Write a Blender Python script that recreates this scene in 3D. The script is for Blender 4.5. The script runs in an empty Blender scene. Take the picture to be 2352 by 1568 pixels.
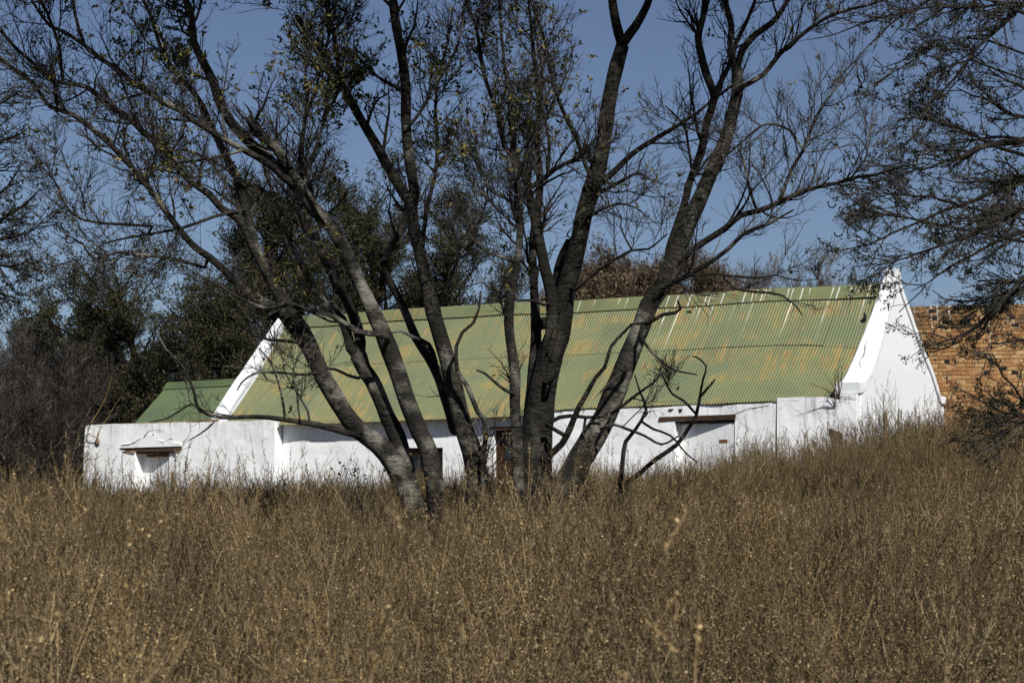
import bpy, math, random
import numpy as np
from mathutils import Vector, Matrix, noise
from mathutils.geometry import delaunay_2d_cdt

random.seed(11)
rng = np.random.default_rng(11)
scene = bpy.context.scene
COL = scene.collection

# ------------------------------------------------------------------ camera, sky, sun, exposure
CAMZ = 1.65
PITCH = math.radians(5.434)
cam_data = bpy.data.cameras.new("camera")
cam_data.lens = 75.0
cam_data.sensor_width = 36.0
cam_data.clip_start = 0.1
cam_data.clip_end = 2000.0
cam_data.dof.use_dof = True
cam_data.dof.focus_distance = 29.0
cam_data.dof.aperture_fstop = 11.0
camera = bpy.data.objects.new("camera", cam_data)
camera.location = (0, 0, CAMZ)
camera.rotation_euler = (math.pi / 2 + PITCH, 0, 0)
COL.objects.link(camera)
scene.camera = camera

# direction towards the sun (front right of the house, behind the camera, about 44 degrees up)
SUN = Vector((0.375, -0.927, 0.98)).normalized()
SUN_EL = math.asin(SUN.z)
SUN_AZ = math.atan2(SUN.x, SUN.y)

world = bpy.data.worlds.new("World")
scene.world = world
world.use_nodes = True
wn = world.node_tree
wn.nodes.clear()
wo = wn.nodes.new("ShaderNodeOutputWorld")
wb = wn.nodes.new("ShaderNodeBackground")
ws = wn.nodes.new("ShaderNodeTexSky")
ws.sky_type = 'NISHITA'
ws.sun_disc = False
ws.sun_elevation = SUN_EL
ws.sun_rotation = SUN_AZ
ws.altitude = 1500.0
ws.air_density = 1.0
ws.dust_density = 1.0
ws.ozone_density = 2.0
wg = wn.nodes.new("ShaderNodeHueSaturation")
wg.inputs['Hue'].default_value = 0.508
wg.inputs['Saturation'].default_value = 1.0
wg.inputs['Value'].default_value = 1.0
wn.links.new(ws.outputs[0], wg.inputs['Color'])
wn.links.new(wg.outputs[0], wb.inputs['Color'])
wb.inputs['Strength'].default_value = 0.052
wn.links.new(wb.outputs[0], wo.inputs['Surface'])

sun_data = bpy.data.lights.new("sun", 'SUN')
sun_data.energy = 4.8
sun_data.angle = math.radians(0.5)
sun_data.color = (1.0, 0.972, 0.925)
sun = bpy.data.objects.new("sun", sun_data)
sun.rotation_euler = SUN.to_track_quat('Z', 'Y').to_euler()
sun.location = (10, -20, 30)
COL.objects.link(sun)

scene.view_settings.view_transform = 'Standard'
scene.view_settings.look = 'None'
scene.view_settings.gamma = 1.0
scene.view_settings.use_curve_mapping = False
scene.view_settings.exposure = 0.28

# ------------------------------------------------------------------ helpers
FPX = 75.0 / 36.0 * 2352.0            # the photograph measured at 2352 x 1568
CP, SP = math.cos(PITCH), math.sin(PITCH)


def at(u, v, depth):
    """A point of the place: a bearing measured on the photograph and a distance along the ground."""
    k = (784.0 - v) / FPX
    r = np.array([(u - 1176.0) / FPX, CP - k * SP, SP + k * CP])
    r = r * (depth / r[1])
    return r + np.array([0, 0, CAMZ])


def gz(x, y):
    """Height of the ground."""
    x = np.asarray(x, float); y = np.asarray(y, float)
    z = np.interp(y, [-60, 0, 26, 46, 60, 90, 160, 900], [-0.6, 0.0, 1.1, 1.98, 2.2, 2.3, 2.0, 0.0])
    t = np.clip((y - 24) / 20, 0, 1) * np.clip((75 - y) / 20, 0, 1)
    z = z + t * (0.035 * np.clip(x, -9, 3) + 0.085 * np.clip(x - 3, 0, 6))
    z = z + 0.05 * np.sin(x * 0.9 + 1.3) * np.sin(y * 0.7) + 0.04 * np.sin(x * 2.3 + y * 1.1)
    return z


def mesh_np(name, verts, quads=None, tris=None, mats=None, midx=None, smooth=False):
    me = bpy.data.meshes.new(name)
    verts = np.asarray(verts, np.float32).reshape(-1, 3)
    me.vertices.add(len(verts))
    me.vertices.foreach_set("co", verts.ravel())
    loops, starts, n = [], [], 0
    if quads is not None and len(quads):
        q = np.asarray(quads, np.int32).reshape(-1, 4)
        loops.append(q.ravel()); starts.append(np.arange(len(q), dtype=np.int32) * 4); n = len(q) * 4
    if tris is not None and len(tris):
        t = np.asarray(tris, np.int32).reshape(-1, 3)
        loops.append(t.ravel()); starts.append(n + np.arange(len(t), dtype=np.int32) * 3)
    loops = np.concatenate(loops); starts = np.concatenate(starts)
    me.loops.add(len(loops)); me.loops.foreach_set("vertex_index", loops)
    me.polygons.add(len(starts)); me.polygons.foreach_set("loop_start", starts)
    if midx is not None:
        me.polygons.foreach_set("material_index", np.asarray(midx, np.int32))
    me.update(calc_edges=True)
    me.polygons.foreach_set("use_smooth", np.full(len(starts), bool(smooth)))
    for m in (mats or []):
        me.materials.append(m)
    return me


def link(name, me, parent=None, **props):
    o = bpy.data.objects.new(name, me)
    COL.objects.link(o)
    if parent is not None:
        o.parent = parent
    for k, v in props.items():
        o[k] = v
    return o


def thing(name, label, category, loc=(0, 0, 0), rz=0.0, group=None):
    o = bpy.data.objects.new(name, None)
    o.empty_display_size = 0.3
    COL.objects.link(o)
    o.location = loc
    o.rotation_euler = (0, 0, rz)
    o['label'] = label
    o['category'] = category
    if group:
        o['group'] = group
    return o


class Geo:
    """Collects quads and triangles for one mesh."""
    def __init__(s):
        s.v, s.q, s.t, s.n = [], [], [], 0

    def add(s, v, q=None, t=None):
        v = np.asarray(v, float).reshape(-1, 3)
        s.v.append(v)
        if q is not None and len(q): s.q.append(np.asarray(q, int).reshape(-1, 4) + s.n)
        if t is not None and len(t): s.t.append(np.asarray(t, int).reshape(-1, 3) + s.n)
        s.n += len(v)

    def box(s, x0, x1, y0, y1, z0, z1, jit=0.0):
        v = np.array([[x, y, z] for z in (z0, z1) for y in (y0, y1) for x in (x0, x1)], float)
        if jit:
            v = v + rng.normal(0, jit, v.shape)
        s.add(v, [[0, 2, 3, 1], [4, 5, 7, 6], [0, 1, 5, 4], [2, 6, 7, 3], [0, 4, 6, 2], [1, 3, 7, 5]])

    def prism(s, poly, axis0, axis1, fn):
        """poly: 2-D outline, extruded from axis0 to axis1, fn(p, a) gives the 3-D point."""
        n = len(poly)
        v = [fn(p, axis0) for p in poly] + [fn(p, axis1) for p in poly]
        from mathutils.geometry import tessellate_polygon
        tt = tessellate_polygon([[Vector((p[0], p[1], 0)) for p in poly]])
        t = [list(a) for a in tt] + [[i + n for i in reversed(a)] for a in tt]
        q = [[i, (i + 1) % n, (i + 1) % n + n, i + n] for i in range(n)]
        s.add(v, q, t)

    def mesh(s, name, mats=None, smooth=False):
        v = np.concatenate(s.v) if s.v else np.zeros((0, 3))
        q = np.concatenate(s.q) if s.q else None
        t = np.concatenate(s.t) if s.t else None
        return mesh_np(name, v, q, t, mats, None, smooth)


def tubes(P, R, sides=3, cap=False):
    """P (N,K,3) paths, R (N,K) radii -> vertices, quads of N tubes."""
    P = np.asarray(P, float); R = np.asarray(R, float)
    N, K, _ = P.shape
    T = np.empty_like(P)
    T[:, 1:-1] = P[:, 2:] - P[:, :-2]
    T[:, 0] = P[:, 1] - P[:, 0]
    T[:, -1] = P[:, -1] - P[:, -2]
    T /= np.linalg.norm(T, axis=2, keepdims=True) + 1e-9
    mean = P[:, -1] - P[:, 0]
    ref = np.tile(np.array([0., 0., 1.]), (N, 1))
    m = np.abs(mean[:, 2]) > 0.75 * np.linalg.norm(mean, axis=1)
    ref[m] = (0.3, 1.0, 0.0)
    U = np.empty_like(P)
    u = ref[:, None, :] - np.sum(ref[:, None, :] * T, axis=2, keepdims=True) * T
    U = u / (np.linalg.norm(u, axis=2, keepdims=True) + 1e-9)
    V = np.cross(T, U)
    ang = np.arange(sides) * 2 * np.pi / sides
    ring = (np.cos(ang)[None, None, :, None] * U[:, :, None, :] + np.sin(ang)[None, None, :, None] * V[:, :, None, :])
    verts = P[:, :, None, :] + ring * R[:, :, None, None]
    idx = np.arange(N * K * sides).reshape(N, K, sides)
    a = idx[:, :-1, :]; b = np.roll(idx, -1, axis=2)[:, :-1, :]
    c = np.roll(idx, -1, axis=2)[:, 1:, :]; d = idx[:, 1:, :]
    quads = np.stack([a, b, c, d], axis=-1).reshape(-1, 4)
    return verts.reshape(-1, 3), quads


def smooth_path(pts, rad, step):
    """Catmull-Rom through pts (n,3) with radii, resampled about every step metres."""
    pts = np.asarray(pts, float); rad = np.asarray(rad, float)
    p = np.vstack([2 * pts[0] - pts[1], pts, 2 * pts[-1] - pts[-2]])
    out, ro = [], []
    for i in range(len(pts) - 1):
        p0, p1, p2, p3 = p[i:i + 4]
        L = np.linalg.norm(p2 - p1)
        k = max(1, int(round(L / step)))
        t = np.arange(k)[:, None] / k
        out.append(0.5 * ((2 * p1) + (-p0 + p2) * t + (2 * p0 - 5 * p1 + 4 * p2 - p3) * t ** 2 + (-p0 + 3 * p1 - 3 * p2 + p3) * t ** 3))
        ro.append(rad[i] + (rad[i + 1] - rad[i]) * t[:, 0])
    out.append(pts[-1:]); ro.append(rad[-1:])
    return np.vstack(out), np.concatenate(ro)


def spawn(P, R, count, tmin, tmax, lmin, lmax, K, ang, up, wig, rr, rtip, pull=None, lensq=0.5):
    """Children of the paths P (N,K0,3): count in all, drawn in proportion to length."""
    P = np.asarray(P, float); N, K0, _ = P.shape
    L = np.linalg.norm(np.diff(P, axis=1), axis=2).sum(1)
    par = rng.choice(N, count, p=L / L.sum())
    t = rng.uniform(tmin, tmax, count)
    f = t * (K0 - 1); i = np.minimum(f.astype(int), K0 - 2); g = (f - i)[:, None]
    pos = P[par, i] * (1 - g) + P[par, i + 1] * g
    tan = P[par, i + 1] - P[par, i]
    tan /= np.linalg.norm(tan, axis=1, keepdims=True) + 1e-9
    rad = R[par, i] * (1 - g[:, 0]) + R[par, i + 1] * g[:, 0]
    rnd = rng.normal(size=(count, 3))
    perp = rnd - np.sum(rnd * tan, axis=1, keepdims=True) * tan
    perp /= np.linalg.norm(perp, axis=1, keepdims=True) + 1e-9
    a = np.radians(rng.uniform(ang[0], ang[1], count))[:, None]
    d = tan * np.cos(a) + perp * np.sin(a)
    ln = rng.uniform(lmin, lmax, count) * (1 - lensq * t)
    out = np.empty((count, K, 3)); out[:, 0] = pos
    step = ln / (K - 1)
    upv = np.array([0, 0, 1.0]) if pull is None else np.asarray(pull, float)
    for k in range(1, K):
        d = d + up * upv + rng.normal(0, wig, d.shape)
        d /= np.linalg.norm(d, axis=1, keepdims=True)
        out[:, k] = out[:, k - 1] + d * step[:, None]
    r0 = np.clip(rad * rr, rtip * 1.3, None)
    taper = np.linspace(1, 0, K)[None, :]
    Ro = rtip + (r0[:, None] - rtip) * taper
    return out, Ro


def leaf_quads(pos, size, spread=None, up=0.3, ratio=0.5):
    """Folded two-quad leaves at pos (n,3)."""
    n = len(pos)
    d = rng.normal(size=(n, 3)); d[:, 2] += up
    d /= np.linalg.norm(d, axis=1, keepdims=True)
    s = rng.normal(size=(n, 3)); s -= np.sum(s * d, axis=1, keepdims=True) * d
    s /= np.linalg.norm(s, axis=1, keepdims=True)
    nn = np.cross(d, s)
    sz = (size * rng.uniform(0.6, 1.25, n))[:, None]
    w = sz * ratio
    base = pos
    mid = base + d * sz * 0.5
    tip = base + d * sz
    l = mid + s * w * 0.5 + nn * w * 0.18
    r = mid - s * w * 0.5 + nn * w * 0.18
    v = np.stack([base, l, tip, r], axis=1).reshape(-1, 3)
    i = np.arange(n)[:, None] * 4
    return v, (i + np.array([[0, 1, 2, 3]]))


# ------------------------------------------------------------------ materials
def new_mat(name):
    m = bpy.data.materials.new(name)
    m.use_nodes = True
    nt = m.node_tree
    b = nt.nodes.get("Principled BSDF")
    b.inputs['Roughness'].default_value = 0.85
    b.inputs['Specular IOR Level'].default_value = 0.2
    return m, nt, b


def N(nt, kind, **kw):
    n = nt.nodes.new(kind)
    for k, v in kw.items():
        if hasattr(n, k):
            setattr(n, k, v)
        else:
            n.inputs[k].default_value = v
    return n


def ramp(nt, fac, stops, interp='LINEAR'):
    r = nt.nodes.new("ShaderNodeValToRGB")
    r.color_ramp.interpolation = interp
    while len(r.color_ramp.elements) < len(stops):
        r.color_ramp.elements.new(0.5)
    for e, (p, c) in zip(r.color_ramp.elements, stops):
        e.position = p
        e.color = (c[0], c[1], c[2], 1.0)
    nt.links.new(fac, r.inputs[0])
    return r.outputs[0]


def mixc(nt, fac, a, b, blend='MIX'):
    m = nt.nodes.new("ShaderNodeMix")
    m.data_type = 'RGBA'
    m.blend_type = blend
    for sock, val in ((m.inputs[0], fac), (m.inputs[6], a), (m.inputs[7], b)):
        if isinstance(val, (int, float)):
            sock.default_value = val
        elif isinstance(val, tuple):
            sock.default_value = (val[0], val[1], val[2], 1.0)
        else:
            nt.links.new(val, sock)
    return m.outputs[2]


def mth(nt, op, a, b=None, c=None, clamp=False):
    m = nt.nodes.new("ShaderNodeMath")
    m.operation = op
    m.use_clamp = clamp
    for sock, val in zip(m.inputs, (a, b, c)):
        if val is None: continue
        if isinstance(val, (int, float)): sock.default_value = val
        else: nt.links.new(val, sock)
    return m.outputs[0]


def coords(nt, kind='Object', scale=(1, 1, 1)):
    tc = nt.nodes.new("ShaderNodeTexCoord")
    mp = nt.nodes.new("ShaderNodeMapping")
    mp.inputs['Scale'].default_value = scale
    nt.links.new(tc.outputs[kind], mp.inputs[0])
    return mp.outputs[0]


def noisetex(nt, vec, scale, detail=4.0, rough=0.6):
    n = nt.nodes.new("ShaderNodeTexNoise")
    n.inputs['Scale'].default_value = scale
    n.inputs['Detail'].default_value = detail
    n.inputs['Roughness'].default_value = rough
    nt.links.new(vec, n.inputs['Vector'])
    return n.outputs['Fac']


def bump(nt, bsdf, height, strength, dist=0.01):
    b = nt.nodes.new("ShaderNodeBump")
    b.inputs['Strength'].default_value = strength
    b.inputs['Distance'].default_value = dist
    nt.links.new(height, b.inputs['Height'])
    nt.links.new(b.outputs[0], bsdf.inputs['Normal'])


def bark_mat(name, dark, light, lichen, scale=6.0, ring=True):
    m, nt, b = new_mat(name)
    v = coords(nt)
    n1 = noisetex(nt, v, scale, 6, 0.65)
    n2 = noisetex(nt, v, scale * 0.45, 4, 0.6)
    n5 = noisetex(nt, v, scale * 0.22, 3, 0.6)
    c = ramp(nt, n1, [(0.3, dark), (0.52, tuple(0.5 * (x + y) for x, y in zip(dark, light))), (0.72, light)])
    c2 = mixc(nt, mth(nt, 'MULTIPLY', ramp(nt, n2, [(0.52, (0, 0, 0)), (0.64, (1, 1, 1))]), 0.75), c, lichen)  # pale patches: lichen, strengthened with dappled sunlight painted in
    c2 = mixc(nt, mth(nt, 'MULTIPLY', ramp(nt, n5, [(0.42, (1, 1, 1)), (0.56, (0, 0, 0))]), 0.72), c2, dark)  # broad dark blotches: moss, deepened as painted crown shade
    nt.links.new(c2, b.inputs['Base Color'])
    vz = coords(nt, 'Object', (1.0, 1.0, 2.6))
    n3 = noisetex(nt, vz, scale * 0.8, 5, 0.65)
    n4 = noisetex(nt, v, scale * 3.0, 4, 0.6)
    bump(nt, b, mth(nt, 'ADD', n3, mth(nt, 'MULTIPLY', n4, 0.3)), 1.0, 0.11)
    return m


def island_mat(name, stops, rough=0.7, spec=0.2, transl=0.0, plant=False):
    m, nt, b = new_mat(name)
    g = nt.nodes.new("ShaderNodeNewGeometry")
    c = ramp(nt, g.outputs['Random Per Island'], stops)
    if plant:      # every plant of the field has dried to its own tone
        oi = nt.nodes.new("ShaderNodeObjectInfo")
        c = mixc(nt, 1.0, c, ramp(nt, oi.outputs['Random'], [(0.0, (0.42, 0.40, 0.40)), (0.35, (0.85, 0.82, 0.80)), (0.7, (1.05, 1.02, 0.98)), (0.9, (1.25, 1.22, 1.1)), (1.0, (1.5, 1.42, 1.25))]), 'MULTIPLY')
    nt.links.new(c, b.inputs['Base Color'])
    b.inputs['Roughness'].default_value = rough
    b.inputs['Specular IOR Level'].default_value = spec
    if transl:
        tr = nt.nodes.new("ShaderNodeBsdfTranslucent")
        nt.links.new(c, tr.inputs[0])
        mx = nt.nodes.new("ShaderNodeMixShader")
        mx.inputs[0].default_value = transl
        nt.links.new(b.outputs[0], mx.inputs[1]); nt.links.new(tr.outputs[0], mx.inputs[2])
        nt.links.new(mx.outputs[0], nt.nodes["Material Output"].inputs[0])
    return m


def plain(name, col, rough=0.85, nscale=0.0, amount=0.4, vec=(1, 1, 1), spec=0.2):
    m, nt, b = new_mat(name)
    b.inputs['Roughness'].default_value = rough
    b.inputs['Specular IOR Level'].default_value = spec
    if nscale:
        n = noisetex(nt, coords(nt, 'Object', vec), nscale, 5, 0.65)
        lo = tuple(x * (1 - amount) for x in col); hi = tuple(min(1, x * (1 + amount)) for x in col)
        nt.links.new(ramp(nt, n, [(0.3, lo), (0.7, hi)]), b.inputs['Base Color'])
        bump(nt, b, n, 0.5, 0.01)
    else:
        b.inputs['Base Color'].default_value = (*col, 1)
    return m


BARK = bark_mat("grey_bark", (0.007, 0.006, 0.0045), (0.062, 0.056, 0.044), (0.21, 0.20, 0.165))
BARK_DARK = bark_mat("dark_bark", (0.008, 0.007, 0.005), (0.026, 0.023, 0.018), (0.06, 0.056, 0.044))
TWIG = island_mat("grey_twigs", [(0.0, (0.010, 0.008, 0.007)), (0.75, (0.028, 0.024, 0.02)), (1.0, (0.11, 0.10, 0.085))])
TWIG_DARK = island_mat("dark_twigs", [(0.0, (0.012, 0.010, 0.009)), (1.0, (0.045, 0.037, 0.03))])
TWIG_BARE = island_mat("bare_bush_twigs", [(0.0, (0.008, 0.0065, 0.0055)), (0.7, (0.026, 0.022, 0.019)), (1.0, (0.10, 0.087, 0.075))])
TWIG_PALE = island_mat("pale_bare_twigs", [(0.0, (0.03, 0.027, 0.025)), (1.0, (0.14, 0.125, 0.11))])
TWIG_BROWN = island_mat("brown_creeper_twigs", [(0.0, (0.022, 0.015, 0.009)), (0.7, (0.065, 0.044, 0.026)), (1.0, (0.22, 0.165, 0.105))])
LEAF = island_mat("olive_leaves", [(0.0, (0.012, 0.016, 0.005)), (0.5, (0.035, 0.04, 0.010)), (0.82, (0.10, 0.094, 0.02)), (1.0, (0.24, 0.17, 0.035))], 0.5, 0.3, 0.2)
LEAF_BG = island_mat("evergreen_leaves", [(0.0, (0.012, 0.013, 0.005)), (0.6, (0.03, 0.031, 0.010)), (0.9, (0.06, 0.057, 0.016)), (1.0, (0.10, 0.08, 0.02))], 0.55, 0.25, 0.15)
LEAF_THORN = island_mat("feathery_leaves", [(0.0, (0.010, 0.014, 0.007)), (0.8, (0.026, 0.03, 0.014)), (1.0, (0.055, 0.048, 0.022))], 0.6, 0.2, 0.1)
SEED = island_mat("dry_seed_heads", [(0.0, (0.05, 0.036, 0.016)), (0.5, (0.14, 0.098, 0.041)), (0.85, (0.265, 0.196, 0.095)), (1.0, (0.44, 0.35, 0.20))], plant=True)
STEM = island_mat("dry_stems", [(0.0, (0.025, 0.018, 0.011)), (0.5, (0.10, 0.072, 0.04)), (0.85, (0.25, 0.19, 0.11)), (1.0, (0.42, 0.34, 0.22))], plant=True)
STRAW = island_mat("straw_stalks", [(0.0, (0.20, 0.14, 0.075)), (0.6, (0.36, 0.27, 0.15)), (1.0, (0.50, 0.41, 0.27))], plant=True)

# plaster
PLASTER, nt, b = new_mat("old_white_plaster")
v = coords(nt)
sep = N(nt, "ShaderNodeSeparateXYZ"); nt.links.new(v, sep.inputs[0])
n1 = noisetex(nt, v, 1.3, 6, 0.65)
n2 = noisetex(nt, coords(nt, 'Object', (9.0, 9.0, 0.55)), 1.0, 5, 0.7)
n3 = noisetex(nt, v, 16.0, 4, 0.6)
topm = ramp(nt, mth(nt, 'DIVIDE', sep.outputs[2], 3.0), [(0.55, (0.06, 0.06, 0.06)), (0.83, (1, 1, 1))])
streak = mth(nt, 'MULTIPLY', ramp(nt, n2, [(0.52, (0, 0, 0)), (0.72, (1, 1, 1))]), topm)
blot = mth(nt, 'MULTIPLY', ramp(nt, n1, [(0.5, (0, 0, 0)), (0.68, (1, 1, 1))]), ramp(nt, n3, [(0.42, (0, 0, 0)), (0.62, (1, 1, 1))]))
blot = mth(nt, 'MULTIPLY', blot, topm)
c = mixc(nt, mth(nt, 'MULTIPLY', streak, 0.85), (0.83, 0.84, 0.835), (0.33, 0.34, 0.345))
c = mixc(nt, mth(nt, 'MULTIPLY', blot, 0.65), c, (0.28, 0.285, 0.29))
nt.links.new(c, b.inputs['Base Color'])
bump(nt, b, mth(nt, 'ADD', n1, mth(nt, 'MULTIPLY', n3, 0.12)), 0.35, 0.06)

# gable plaster, cleaner, colour dimmed against stronger sun, soot and lichen at the very top
PLASTER_GABLE, nt, b = new_mat("gable_plaster")
v = coords(nt)
sep = N(nt, "ShaderNodeSeparateXYZ"); nt.links.new(v, sep.inputs[0])
n1 = noisetex(nt, v, 9.0, 6, 0.75)
n2 = noisetex(nt, coords(nt, 'Object', (5.0, 5.0, 0.4)), 1.0, 4, 0.6)
topm = ramp(nt, mth(nt, 'DIVIDE', sep.outputs[2], 6.0), [(0.84, (0.04, 0.04, 0.04)), (0.905, (1, 1, 1))])
blot = mth(nt, 'MULTIPLY', ramp(nt, n1, [(0.47, (0, 0, 0)), (0.62, (1, 1, 1))]), topm)
c = mixc(nt, mth(nt, 'MULTIPLY', blot, 0.6), (0.68, 0.70, 0.71), (0.2, 0.2, 0.17))
c = mixc(nt, mth(nt, 'MULTIPLY', ramp(nt, n2, [(0.55, (0, 0, 0)), (0.75, (1, 1, 1))]), 0.12), c, (0.4, 0.41, 0.42))
nt.links.new(c, b.inputs['Base Color'])
bump(nt, b, n1, 0.25, 0.02)


def roof_mat(name, green, rust_amt, drop_amt):
    """UV: u metres along the ridge, v metres down the slope."""
    m, nt, b = new_mat(name)
    uv = nt.nodes.new("ShaderNodeUVMap"); uv.uv_map = "UVMap"
    sep = N(nt, "ShaderNodeSeparateXYZ"); nt.links.new(uv.outputs[0], sep.inputs[0])
    u, vv = sep.outputs[0], sep.outputs[1]

    def comb(a, bb):
        cb = nt.nodes.new("ShaderNodeCombineXYZ")
        nt.links.new(a, cb.inputs[0]); nt.links.new(bb, cb.inputs[1])
        return cb.outputs[0]
    # fading of whole sheets
    fl = mth(nt, 'FLOOR', mth(nt, 'DIVIDE', u, 0.608))
    wnz = nt.nodes.new("ShaderNodeTexWhiteNoise"); wnz.noise_dimensions = '1D'
    nt.links.new(fl, wnz.inputs['W'])
    g2 = tuple(x * 0.80 for x in green)
    base = mixc(nt, wnz.outputs['Value'], green, g2)
    nbig = noisetex(nt, comb(u, vv), 0.55, 4, 0.6)
    base = mixc(nt, ramp(nt, nbig, [(0.4, (0, 0, 0)), (0.65, (1, 1, 1))]), base, tuple(a * k for a, k in zip(green, (1.22, 1.12, 0.98))))
    # ochre fading and rust in streaks down the slope
    st = noisetex(nt, comb(mth(nt, 'MULTIPLY', u, 6.5), mth(nt, 'MULTIPLY', vv, 0.9)), 1.0, 5, 0.7)
    patch = noisetex(nt, comb(mth(nt, 'MULTIPLY', u, 0.42), mth(nt, 'MULTIPLY', vv, 1.1)), 1.0, 3, 0.6)
    rf = mth(nt, 'MULTIPLY', ramp(nt, st, [(0.46, (0, 0, 0)), (0.60, (1, 1, 1))]), ramp(nt, patch, [(0.45, (0, 0, 0)), (0.58, (1, 1, 1))]))
    base = mixc(nt, mth(nt, 'MULTIPLY', rf, rust_amt), base, (0.285, 0.195, 0.065))
    st2 = noisetex(nt, comb(mth(nt, 'MULTIPLY', u, 13.0), mth(nt, 'MULTIPLY', vv, 2.2)), 1.0, 4, 0.7)
    rf2 = mth(nt, 'MULTIPLY', ramp(nt, st2, [(0.54, (0, 0, 0)), (0.64, (1, 1, 1))]), ramp(nt, patch, [(0.50, (0, 0, 0)), (0.62, (1, 1, 1))]))
    base = mixc(nt, mth(nt, 'MULTIPLY', rf2, rust_amt), base, (0.21, 0.085, 0.025))
    # white bird droppings running down from the ridge
    if drop_amt:
        uw = mth(nt, 'ADD', u, mth(nt, 'MULTIPLY', noisetex(nt, comb(mth(nt, 'MULTIPLY', u, 2.0), mth(nt, 'MULTIPLY', vv, 2.0)), 1.0, 3, 0.6), 0.06))
        cell = mth(nt, 'FLOOR', mth(nt, 'DIVIDE', uw, 0.115))
        w1 = nt.nodes.new("ShaderNodeTexWhiteNoise"); w1.noise_dimensions = '1D'; nt.links.new(cell, w1.inputs['W'])
        w2 = nt.nodes.new("ShaderNodeTexWhiteNoise"); w2.noise_dimensions = '1D'; nt.links.new(mth(nt, 'ADD', cell, 77.7), w2.inputs['W'])
        fr = mth(nt, 'FRACT', mth(nt, 'DIVIDE', uw, 0.115))
        dist = mth(nt, 'ABSOLUTE', mth(nt, 'SUBTRACT', fr, mth(nt, 'ADD', 0.25, mth(nt, 'MULTIPLY', w2.outputs['Value'], 0.5))))
        ln = mth(nt, 'MULTIPLY', mth(nt, 'POWER', w2.outputs['Value'], 2.0), 1.9)
        wid = mth(nt, 'MULTIPLY', mth(nt, 'SUBTRACT', 1.0, mth(nt, 'DIVIDE', vv, mth(nt, 'ADD', ln, 0.25))), 0.17)
        on = mth(nt, 'MULTIPLY', mth(nt, 'LESS_THAN', dist, wid), mth(nt, 'LESS_THAN', w1.outputs['Value'], 0.34))
        rightm = ramp(nt, mth(nt, 'ADD', mth(nt, 'DIVIDE', u, 17.0), 0.0), [(0.42, (0, 0, 0)), (0.6, (1, 1, 1))])
        on = mth(nt, 'MULTIPLY', on, rightm)
        on = mth(nt, 'MULTIPLY', on, mth(nt, 'GREATER_THAN', vv, 0.07))
        base = mixc(nt, mth(nt, 'MULTIPLY', on, drop_amt), base, (0.72, 0.72, 0.66))
    nt.links.new(base, b.inputs['Base Color'])
    b.inputs['Roughness'].default_value = 0.62
    b.inputs['Specular IOR Level'].default_value = 0.25
    return m


ROOF = roof_mat("green_corrugated_iron", (0.128, 0.150, 0.078), 0.75, 0.62)
ROOF_ANNEX = roof_mat("darker_green_corrugated_iron", (0.066, 0.098, 0.05), 0.05, 0.0)
WOOD_DARK = plain("weathered_dark_timber", (0.06, 0.034, 0.02), 0.9, 6.0, 0.6, (1, 6, 12))
WOOD_BROWN = plain("brown_painted_timber", (0.04, 0.017, 0.010), 0.7, 5.0, 0.4, (2, 2, 8))
WOOD_RUST = plain("old_orange_brown_timber", (0.17, 0.075, 0.03), 0.9, 9.0, 0.6, (1, 4, 10))
POSTWOOD = plain("grey_brown_post_timber", (0.11, 0.078, 0.05), 0.9, 8.0, 0.5, (6, 6, 1))
DARK_CRACK_SHADE = plain("dark_crack_and_hole_shade", (0.015, 0.014, 0.013), 1.0)  # near-black of cracks, also the painted shade of holes
MUD = plain("bare_mud_plaster", (0.22, 0.155, 0.085), 0.95, 14.0, 0.5)
GLASS, nt, b = new_mat("dirty_window_glass")
b.inputs['Base Color'].default_value = (0.018, 0.022, 0.028, 1)
b.inputs['Roughness'].default_value = 0.18
b.inputs['Specular IOR Level'].default_value = 0.5
STONE = plain("brown_stone", (0.19, 0.14, 0.10), 0.9, 10.0, 0.4)

SOIL, nt, b = new_mat("dry_soil")
n1 = noisetex(nt, coords(nt, 'Generated', (400, 400, 1)), 3.0, 6, 0.7)
nt.links.new(ramp(nt, n1, [(0.3, (0.045, 0.03, 0.017)), (0.7, (0.13, 0.09, 0.05))]), b.inputs['Base Color'])


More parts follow.
